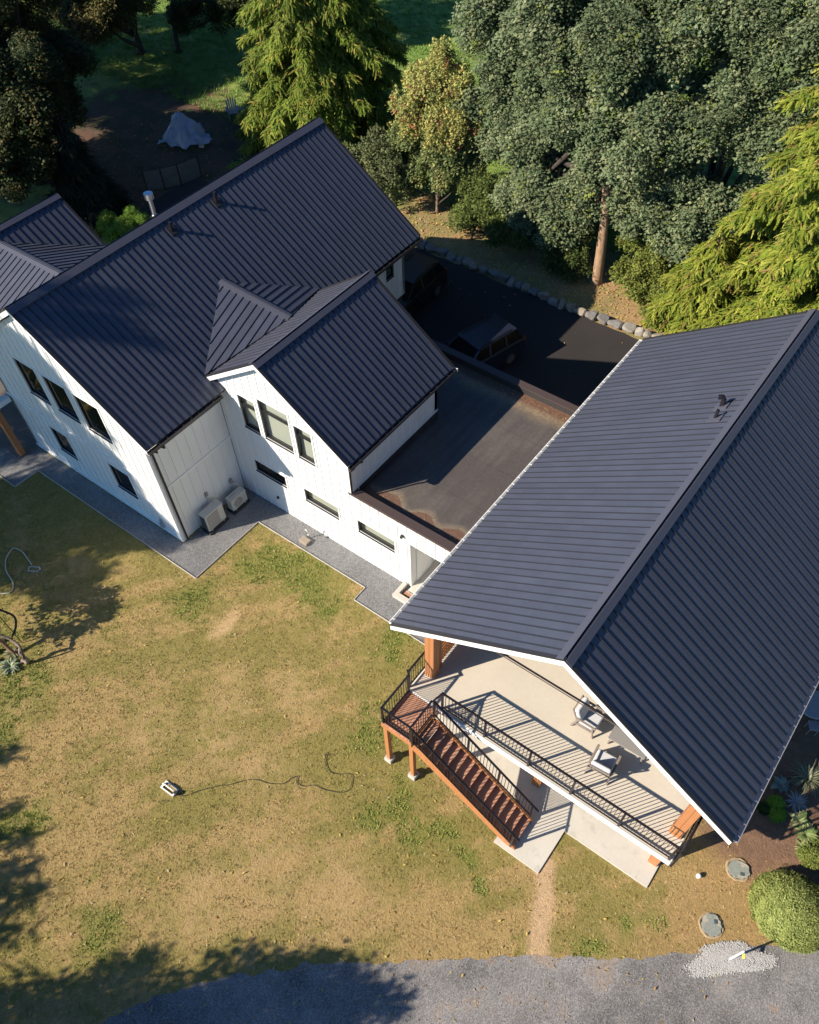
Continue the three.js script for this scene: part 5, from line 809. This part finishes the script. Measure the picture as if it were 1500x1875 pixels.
broadleaf('shade_tree', 'dark trunked tree with sunlit tips at the top left', [-35.6, 0, -29.8], [[-34, 6.2, -27.5, 2.3], [-37, 7.5, -29.5, 2.8], [-33.5, 8.5, -30.5, 2.4], [-38.5, 5, -27, 2.3], [-31.8, 6.6, -25.8, 1.9], [-36, 4.4, -26, 1.8], [-33.2, 5, -25.5, 1.6], [-32.2, 4.0, -25, 1.6], [-32, 3.8, -27.6, 1.5], [-34.4, 3.4, -25.2, 1.5]], { seed: 32, pal: [[0.12, 0.13, 0.045, 0.6], [0.24, 0.19, 0.07, 0.4]], trunkR: 0.34, bark: BARKDARK });
broadleaf('shade_tree', 'dark leaning tree beside the sunlit-tipped one at the top', [-33.5, 0, -31.5], [[-31.5, 7.0, -32.5, 2.2], [-30, 9, -34, 2.3], [-33, 9.6, -34, 2.4], [-29.4, 6.2, -32.4, 1.9], [-27.6, 7.4, -33.6, 1.9], [-31.4, 2.6, -31.4, 1.3], [-29.6, 2.8, -33.4, 1.5], [-28.2, 4.2, -33.4, 1.6]], { seed: 33, pal: G.dark, trunkR: 0.26, bark: BARKDARK });
broadleaf('yard_shrub', 'small leafy tree with orange tips left of the tall cedar', [-20.4, 0, -28.2], [[-20.5, 2.0, -28, 1.2], [-20, 3.6, -28.6, 1.2], [-20.8, 4.8, -29, 0.9]], { seed: 34, pal: (p) => p.y > 4.3 ? [[0.4, 0.2, 0.04, 0.7], [0.2, 0.17, 0.05, 0.3]] : [[0.1, 0.13, 0.05, 0.6], [0.2, 0.19, 0.07, 0.4]], trunkR: 0.08, clumps: CLSMALL, dens: 50, category: 'shrub' });
broadleaf('yard_shrub', 'bright green clipped mound beside the steel flue', [-18.9, 0, -13.2], [[-19.4, 0.35, -13.2, 0.9, 0.6], [-18.5, 0.4, -13.9, 0.95, 0.6], [-18.1, 0.35, -12.9, 0.9, 0.6], [-20.2, 0.3, -13.5, 0.7, 0.6]], { seed: 35, pal: [[0.14, 0.26, 0.035, 0.6], [0.2, 0.32, 0.05, 0.4]], trunkR: 0, clumps: CLTINY.map((g) => g), dens: 240, size: 1.2, category: 'shrub' });
// trees standing left of the view: they shade the yard, the gable and the lawn
const LEFT = 'trees left of the view';
broadleaf('shade_tree', 'tall broad tree left of the lawn, nearest the gable wall', [-14.6, 0, 15.4], [[-18.2, 12, 15, 1.8], [-18, 15, 15, 1.8], [-16.2, 13, 15.2, 1.7], [-16, 16.3, 15, 1.6], [-14.4, 11.6, 14.6, 1.7], [-14.3, 14.6, 15, 1.55], [-15.4, 17.6, 15.2, 0.9], [-16.7, 18, 15, 1.1], [-14.8, 16.8, 15, 1.0], [-13.2, 13.2, 15, 1.3], [-12.7, 11.8, 15.2, 1.2], [-13.2, 15.8, 15, 0.8], [-18.6, 16.6, 15.2, 1.4], [-19, 13.4, 15.4, 1.6], [-10.6, 10.2, 14.2, 0.8], [-12.4, 11.3, 15, 1.25], [-11.2, 11.0, 15, 0.95], [-13.5, 9, 14.5, 2.1], [-9.9, 8.2, 15.2, 0.9], [-15.6, 7.4, 15.8, 1.7], [-11.6, 9, 14.3, 1.5], [-14.5, 9, 16.6, 1.7], [-11.9, 8.4, 15.8, 1.2], [-10.3, 9.2, 13.3, 0.9], [-16.4, 10, 16.6, 1.6], [-13.7, 19.1, 13.6, 0.34], [-12.9, 18.5, 13.3, 0.3], [-14.4, 19.7, 13.3, 0.3]], { seed: 41, pal: G.dark, trunkR: 0.35, group: LEFT, dens: 46, size: 1.1 });
broadleaf('shade_tree', 'tall broad tree left of the view beyond the porch', [-21, 0, 14.5], [[-20, 9, 13, 2.8], [-22, 12.5, 14, 3.0], [-19, 14.6, 13.5, 2.6], [-23, 8, 16, 2.5]], { seed: 42, pal: G.dark, trunkR: 0.35, group: LEFT, dens: 20 });
for (const [i, x, z, h] of [[0, -29, 6, 13], [1, -36, 2, 15], [2, -43, -7, 15], [3, -33, -4, 14], [4, -50, -16, 15], [5, -41, -17, 12]]) broadleaf('shade_tree', ['tall leafy tree left of the view beside the yard', 'tall leafy tree left of the view behind its neighbours', 'far leafy tree left of the view', 'leafy tree left of the dark corner tree', 'farthest leafy tree left of the view', 'leafy tree left of the sunlit-tipped tree'][i], [x, 0, z], [[x + 1.5, h * 0.55, z + 1, 3.4], [x - 1.6, h * 0.6, z - 1.5, 3.4], [x, h * 0.82, z, 3.4], [x + 2, h * 0.78, z - 2.5, 2.6], [x - 2, h * 0.42, z + 2, 2.6]], { seed: 50 + i, pal: G.dark, trunkR: 0.35, group: LEFT, dens: 15, size: 1.35 });
for (const [i, gx, gz, h] of [[0, 2.24, 9.16, 6.2], [1, 3.69, 10.39, 6.6], [2, 4.83, 10.74, 6.8], [3, 5.72, 11.01, 7.2], [4, 6.61, 11.31, 7.4], [5, 6.92, 12.56, 7.0], [6, 8.43, 12.97, 7.2]]) conifer('hedge_conifer', ['pointed conifer at the near end of the row left of the lawn', 'second pointed conifer of the row left of the lawn', 'third pointed conifer of the row left of the lawn', 'fourth pointed conifer of the row left of the lawn', 'fifth pointed conifer of the row left of the lawn', 'sixth pointed conifer of the row left of the lawn', 'last pointed conifer of the row, nearest the road'][i], [gx - 0.93 * h, 0, gz + 1.36 * h], h, 1.2, { seed: 60 + i, pal: G.cedarDeep, n: 5000, size: 1.2, nb: 14, power: 0.8, group: 'row of conifers left of the lawn' });
broadleaf('road_tree', 'round leafy tree below the view beside the gravel road', [2.6, 0, 23.4], [[3.4, 7.4, 22.3, 1.1], [4.9, 6.8, 21.9, 1.0], [4.6, 5.4, 20.6, 1.0], [3.4, 5.6, 22.2, 1.2], [6.0, 6.2, 20.2, 1.1], [5.4, 5.2, 21, 1.1]], { seed: 71, pal: G.dark, trunkR: 0.2, dens: 24 });
broadleaf('road_tree', 'open branched tree below the view shading the gravel road', [8.2, 0, 19.6], [[7.3, 6, 18.8, 1.2], [8.4, 6, 17.8, 1.1], [9.4, 6, 17.1, 0.9], [10.5, 6, 16.4, 0.65], [8.6, 7.2, 18.9, 0.7], [6.6, 5.8, 19.6, 1.2], [10.2, 5, 16.8, 0.8], [7.6, 4.6, 18.6, 1.1]], { seed: 72, pal: G.dark, trunkR: 0.16, dens: 26 });
// ---------------------------------------------------------------- lawn grass, litter, pebbles
function tuft(seed, n, h, spread) { const g = new GB(), r = rngOf(seed); for (let i = 0; i < n; i++) { const a = r() * 6.28, p = V3(Math.cos(a) * spread * r(), 0, Math.sin(a) * spread * r()), d = V3(Math.cos(a) * (0.3 + r()), 0.5 + 0.7 * r(), Math.sin(a) * (0.3 + r())).normalize(), s = V3(-Math.sin(a), 0, Math.cos(a)).multiplyScalar(0.011 + 0.008 * r()), t = p.clone().addScaledVector(d, h * (0.6 + 0.6 * r())); g.tri(p.clone().add(s), p.clone().sub(s), t); } return g.geo(); }
const grassMat = new THREE.MeshStandardMaterial({ color: 0xffffff, roughness: 0.9, side: THREE.DoubleSide });
function onRoad(x, z) { for (let i = 0; i + 1 < roadEdge.length; i++) { const a = roadEdge[i], b = roadEdge[i + 1]; if (x >= a[0] && x < b[0]) return z > lerp(a[1], b[1], (x - a[0]) / (b[0] - a[0])); } return x > 9 ? z > -12 : z > 15.2; }
const built = (x, z) => (x < -9.0 && z < 1.08) || (x < -7.82 && z < 2.2) || (x < 1.74 && z < 1.03) || (x < 7.27 && z < -2.47) || (x >= 7.24 && x < 12 && z < -1.82) || (x > 11.98 && x < 20.78 && z < 1.06) || (x > 16.34 && x < 17.98 && z < 2.62);
{
  const r = rngOf(81), T = [tuft(1, 8, 0.036, 0.06), tuft(2, 9, 0.028, 0.08), tuft(3, 10, 0.055, 0.08)], lists = [[], [], []];
  for (let i = 0; i < 100000; i++) {
    const x = -14 + r() * 38.5, z = -3 + r() * 19.5; if (built(x, z) || onRoad(x, z) || (x > 22 && z < -1.3)) continue;
    const q = lawnColor(x, z); if (r() < q.bare * 0.85 || r() < q.east * 0.55) continue;
    const leafy = q.green > 0.25 + 0.75 * r(), straw = r(); let c = q.c;
    c = leafy ? mixc([0.17, 0.22, 0.035], [0.3, 0.31, 0.075], r()) : straw > 0.88 ? mixc(c, [0.6, 0.5, 0.25], 0.55) : straw < 0.35 ? mixc(c, [0.25, 0.24, 0.06], 0.55) : mulc(c, 0.95 + 0.5 * r());
    lists[leafy ? 2 : r() > 0.5 ? 0 : 1].push([V3(x, -0.004, z), Q(0, r() * 6.28, 0), 0.6 + 0.7 * r(), c]);
  }
  const t = new THREE.Group(); t.name = 'lawn_grass'; t.userData = { kind: 'stuff', label: 'short dry grass and weeds over the whole lawn', category: 'grass' }; scene.add(t);
  T.forEach((g, i) => instances('grass_tufts', t, g, grassMat, lists[i]));
}
{
  const r = rngOf(83), g = tuft(5, 9, 0.22, 0.16), L = [];
  for (let i = 0; i < 26000; i++) { const x = -46 + r() * 56, z = -66 + r() * 40; const k = 0.7 + 0.7 * fbm(x * 0.4, z * 0.4, 3, 961); L.push([V3(x, -0.03, z), Q(0, r() * 6.28, 0), 0.8 + 0.8 * r(), [0.16 * k, 0.27 * k, 0.05 * k]]); }
  const m = instances('field_grass', scene, g, grassMat, L); m.userData = { kind: 'stuff', label: 'green meadow grass in the field behind the trees', category: 'grass' };
}
{
  const r = rngOf(85), g = leafClump(970, 1, 0.01, 0.1, 0.07), L = [];
  const put = (x, y, z, s) => { const k = r(); L.push([V3(x, y, z), Q((r() - 0.5) * 0.9, r() * 6.28, (r() - 0.5) * 0.9), s * (0.6 + 0.8 * r()), k > 0.6 ? [0.5, 0.36, 0.1] : k > 0.3 ? [0.34, 0.19, 0.07] : [0.42, 0.35, 0.2]]); };
  for (let i = 0; i < 3200; i++) { const x = -12 + r() * 36, z = -2 + r() * 18; if (!built(x, z)) put(x, 0.03, z, 0.75); }
  for (let i = 0; i < 3600; i++) put(-9 + r() * 24, 0.02, -26.5 + r() * 4.7, 1.3);
  for (let i = 0; i < 30; i++) put(-2 + r() * 12, 0.03, -21.2 + r() * 4, 1);
  for (let i = 0; i < 110; i++) put(6.2 + r() * 4.4, 3.42, r() > 0.4 ? -11.4 + 0.5 * r() * r() : -3.95 - 0.5 * r(), 0.55);
  for (let i = 0; i < 700; i++) put(-28 + r() * 14, 0.0, -27 + r() * 12, 1);
  const m = instances('fallen_leaves', scene, g, leafMat(0.85, 0.15), L); m.userData = { kind: 'stuff', label: 'dry fallen leaves scattered over lawn, bank and drive', category: 'leaves' };
}
{
  const r = rngOf(87), L = [], g = new THREE.IcosahedronGeometry(0.5, 0);
  for (let i = 0; i < 17000; i++) { const x = 8 + r() * 20, z = -4 + r() * 20; if (!onRoad(x, z)) continue; const k = 0.6 + 0.8 * r(); L.push([V3(x, 0.008, z), Q(r() * 3, r() * 3, r() * 3), 0.018 + 0.03 * r() * r(), [0.24 * k, 0.225 * k, 0.215 * k]]); }
  for (let i = 0; i < 9000; i++) { const x = -8 + r() * 20, z = -5 + r() * 6.2; const inS = (x < 1.7 && z > 0.06 && z < 0.97) || (x > 0.06 && x < 1.7 && z > -3.5 && z < 0.97) || (x > 0.06 && x < 7.2 && z > -3.48 && z < -2.5) || (x >= 7.2 && x < 8.6 && z > -3.48 && z < -1.85) || (x >= 8.6 && x < 12 && z > -2.7 && z < -1.85); if (!inS || x < -9) continue; const k = 0.55 + 0.9 * r(); L.push([V3(x, 0.01, z), Q(r() * 3, r() * 3, r() * 3), 0.016 + 0.025 * r() * r(), [0.3 * k, 0.3 * k, 0.305 * k]]); }
  const m = instances('loose_pebbles', scene, g, std(1, 1, 1, 0.95), L); m.userData = { kind: 'stuff', label: 'loose grey pebbles on the road and gravel strip', category: 'gravel' };
  const L2 = []; for (let i = 0; i < 9000; i++) { const a = r() * 6.28, q = Math.sqrt(r()), w = 1 + 0.35 * Math.sin(3 * a + 1) * vnoise(a * 2, 4, 5) + 0.25 * r() * r(), x = 23.5 + Math.cos(a) * q * w * 0.85, z = 1.4 + Math.sin(a) * q * w * 0.5 - (x - 23.5) * 0.72, k = 0.75 + 0.4 * r(); L2.push([V3(x, 0.012 + 0.045 * (1 - q * q), z), Q(r() * 3, r() * 3, r() * 3), 0.018 + 0.03 * r(), [0.43 * k, 0.415 * k, 0.4 * k]]); }
  const h = instances('gravel_heap', scene, g, std(1, 1, 1, 0.95), L2); h.userData = { kind: 'stuff', label: 'low pale gravel heap at the edge of the road', category: 'gravel' };
}
// ---------------------------------------------------------------- garden plants at the right
function rosette(name, label, x, z, n, len, wid, cols, o = {}) {
  const t = thing(name, label, 'plant', [x, 0, z], 0, o.group), r = rngOf(o.seed || 1), up = o.up ?? 0.6, mats = cols.map((c) => new THREE.MeshPhysicalMaterial({ color: lin(...c), roughness: 0.6, side: THREE.DoubleSide, transmission: 0.2, thickness: 0 }));
  for (let i = 0; i < n; i++) {
    const a = i * 2.4 + 0.4 * r(), e = up * (0.4 + 1.1 * (1 - i / n)) * (0.8 + 0.4 * r()), l = len * (0.7 + 0.5 * r()), g = new GB(), S = 4, dx = Math.cos(a), dz = Math.sin(a), P = [];
    for (let k = 0; k <= S; k++) { const s = k / S, w = wid * Math.sin(Math.PI * Math.min(0.98, 0.12 + 0.86 * s)) * 0.5 + 0.003, d = l * s, y = 0.02 + l * (e * s - (o.arch ?? 0.7) * e * s * s * 1.1); P.push([V3(dx * d - dz * w, Math.max(0.01, y) + w * 0.3, dz * d + dx * w), V3(dx * d, Math.max(0.008, y), dz * d), V3(dx * d + dz * w, Math.max(0.01, y) + w * 0.3, dz * d - dx * w)]); }
    for (let k = 0; k < S; k++) g.quad(P[k][0], P[k][1], P[k + 1][1], P[k + 1][0]).quad(P[k][1], P[k][2], P[k + 1][2], P[k + 1][1]);
    obj('leaf', g, mats[i % mats.length], t);
  }
  return t;
}
rosette('yucca_plant', 'spiky pale green yucca in the shaded bed', 23.3, -5.0, 70, 0.62, 0.035, [[0.2, 0.22, 0.12], [0.3, 0.29, 0.17], [0.13, 0.17, 0.09]], { seed: 3, up: 0.9 });
rosette('hosta_plant', 'grey-green broad leaved hosta in the shaded bed', 22.7, -4.3, 18, 0.32, 0.17, [[0.25, 0.29, 0.24], [0.17, 0.22, 0.17]], { seed: 4 });
rosette('silver_plant', 'wiry silver leaved plant beside the yucca', 23.32, -4.05, 60, 0.36, 0.03, [[0.33, 0.33, 0.33], [0.45, 0.45, 0.44]], { seed: 5, up: 0.8 });
rosette('variegated_plant', 'cream edged leafy plant in the sunny end of the bed', 23.62, -3.55, 20, 0.34, 0.16, [[0.45, 0.44, 0.2], [0.3, 0.34, 0.12], [0.2, 0.27, 0.08]], { seed: 6 });
rosette('variegated_plant', 'green and yellow leafy plant at the right edge of the bed', 23.95, -3.25, 26, 0.38, 0.12, [[0.16, 0.23, 0.07], [0.32, 0.34, 0.13]], { seed: 7 });
rosette('variegated_plant', 'trailing green plant nearest the clipped bush', 24.1, -2.75, 30, 0.36, 0.09, [[0.17, 0.24, 0.06], [0.25, 0.28, 0.1]], { seed: 8 });
broadleaf('bed_shrub', 'small leafy green shrub at the right edge above the clipped bush', [24.6, 0, -3.3], [[24.6, 0.4, -3.4, 0.45], [24.3, 0.35, -2.7, 0.35], [24.9, 0.45, -2.8, 0.4]], { seed: 91, pal: G.shrub, trunkR: 0, clumps: CLTINY, dens: 420, size: 1.3, category: 'shrub' });
const cushionPlant = (label, x, z, R, c, seed) => broadleaf('cushion_plant', label, [x, 0, z], [[x, R * 0.25, z, R, 0.7]], { seed, pal: c, trunkR: 0, clumps: CLTINY, dens: 900, size: 0.8, category: 'plant', group: 'round cushion plants', sub: 16, subR: 0.5 });
cushionPlant('upper of the two bright green cushion plants', 22.82, -3.62, 0.2, [[0.2, 0.36, 0.04, 1]], 92); cushionPlant('lower of the two bright green cushion plants', 23.0, -3.32, 0.19, [[0.22, 0.38, 0.04, 1]], 93); cushionPlant('dim green cushion plant left of the bright pair', 22.58, -3.28, 0.14, [[0.04, 0.08, 0.015, 1]], 94);
// clipped round bush at the right edge
{
  const t = thing('clipped_bush', 'big round clipped yellow-green bush beside the road', 'bush', [24.35, 0, -0.75]), r = rngOf(95), lists = CLTINY.map(() => []);
  const g = new THREE.SphereGeometry(1, 40, 24), P = g.attributes.position; for (let i = 0; i < P.count; i++) { const k = 0.9 + 0.18 * (fbm(P.getX(i) * 3 + 5, P.getY(i) * 3 + P.getZ(i) * 3, 3, 971) - 0.5); P.setXYZ(i, P.getX(i) * 1.12 * k, Math.max(-0.4, P.getY(i)) * 0.62 * k + 0.36, P.getZ(i) * 1.05 * k); } g.computeVertexNormals();
  obj('inner_twigs', g, std(0.1, 0.11, 0.03, 1), t);
  for (let i = 0; i < 17000; i++) { const d = rdir(r); if (d.y < -0.35) continue; const k = 0.93 + 0.2 * (fbm(d.x * 3 + 5, d.y * 3 + d.z * 3, 3, 971) - 0.5) + 0.1 * (fbm(d.x * 9, d.z * 9 + d.y * 9, 2, 973) - 0.5) + 0.05 * r() + (r() > 0.985 ? 0.12 * r() : 0), p = V3(d.x * 1.12 * k, d.y * 0.62 * k + 0.36, d.z * 1.05 * k); if (fbm(d.x * 7 + 2, d.z * 7 + d.y * 5, 2, 975) > 0.63 && r() > 0.2) continue; if (p.y < 0.02) continue; lists[i % 2].push([p, new THREE.Quaternion().setFromUnitVectors(V3(0, 1, 0), d).multiply(Q(0.6 * (r() - 0.5), r() * 6.28, 0.6 * (r() - 0.5))), 0.75 + 0.5 * r(), pick(r, [[0.31, 0.35, 0.1, 0.55], [0.4, 0.43, 0.14, 0.25], [0.19, 0.24, 0.06, 0.2]])]); }
  CLTINY.forEach((q, i) => instances('foliage', t, q, MATLEAF, lists[i]));
}
// gnarled little tree at the left edge
{
  const t = thing('gnarled_tree', 'gnarled leaning little tree with twisted stems at the left edge', 'tree', [-0.55, 0, 7.12]), r = rngOf(97);
  obj('trunk', new GB().tube(new THREE.CatmullRomCurve3([V3(-0.2, 0, 0.08), V3(0.05, 0.05, 0.05), V3(0.1, 0.3, 0), V3(-0.05, 0.6, -0.02), V3(0.0, 0.85, -0.12), V3(-0.35, 1.05, -0.1), V3(-0.9, 1.5, 0.2), V3(-1.5, 2.1, 0.5)]).getPoints(40), Array.from({ length: 41 }, (_, i) => 0.085 * (1 - 0.6 * i / 40) * (1 + 0.18 * Math.sin(i * 1.3))), 9), barkMat([0.34, 0.25, 0.2], 807), t);
  obj('branch', new GB().tube(new THREE.CatmullRomCurve3([V3(0.0, 0.8, -0.1), V3(0.12, 0.9, -0.1), V3(0.14, 0.6, 0.0), V3(0.1, 0.35, 0.05)]).getPoints(14), 0.032, 7), BARKDARK, t);
  obj('branch', new GB().tube(new THREE.CatmullRomCurve3([V3(-0.35, 1.05, -0.1), V3(-0.5, 1.2, -0.5), V3(-0.62, 1.5, -0.7), V3(-1.1, 1.6, -0.6), V3(-1.6, 1.9, -0.3)]).getPoints(20), 0.04, 7), BARKDARK, t);
  obj('prop', new GB().tube([V3(-0.55, 0, 0.08), V3(-1.15, 1.0, 0.12), V3(-1.6, 1.75, 0.15)], [0.07, 0.06, 0.05], 9), barkMat([0.3, 0.17, 0.1], 809), t);
  const L = CLSMALL.map(() => []); for (let i = 0; i < 300; i++) { const d = rdir(r); if (d.y < -0.4) continue; const p = V3(-2.35 + d.x * 0.95, 2.1 + d.y * 0.7, 0.6 + d.z * 1.0).addScaledVector(rdir(r), 0.15); L[i % 2].push([p, Q(r(), r() * 6, r()), 0.8 + 0.5 * r(), pick(r, G.dark)]); }
  CLSMALL.forEach((g, i) => instances('crown', t, g, MATLEAF, L[i]));
  rosette('bed_plant', 'pale blue-green leafy clump at the foot of the gnarled tree', -0.85, 7.62, 46, 0.36, 0.08, [[0.24, 0.29, 0.19], [0.17, 0.23, 0.12], [0.32, 0.35, 0.22]], { seed: 9, up: 0.8 });
  rosette('bed_plant', 'dark low leafy clump behind the gnarled tree', -1.25, 7.25, 30, 0.3, 0.08, [[0.13, 0.16, 0.06], [0.26, 0.24, 0.12]], { seed: 10, up: 0.6 });
  for (const [i, x, z, s] of [[0, -1.75, 7.55, 0.26], [1, -1.45, 7.75, 0.2], [2, -2.0, 7.2, 0.24]]) { const m = tag(obj('garden_rock', stones[i], stoneMats[2]), ['pale rock at the left edge beside the leafy clump', 'smaller pale rock below the gnarled tree', 'pale rock farthest left by the gnarled tree'][i], 'rock'); m.position.set(x, 0.06, z); m.scale.setScalar(s); m.rotation.y = i; }
}
renderer.render(scene, camera);
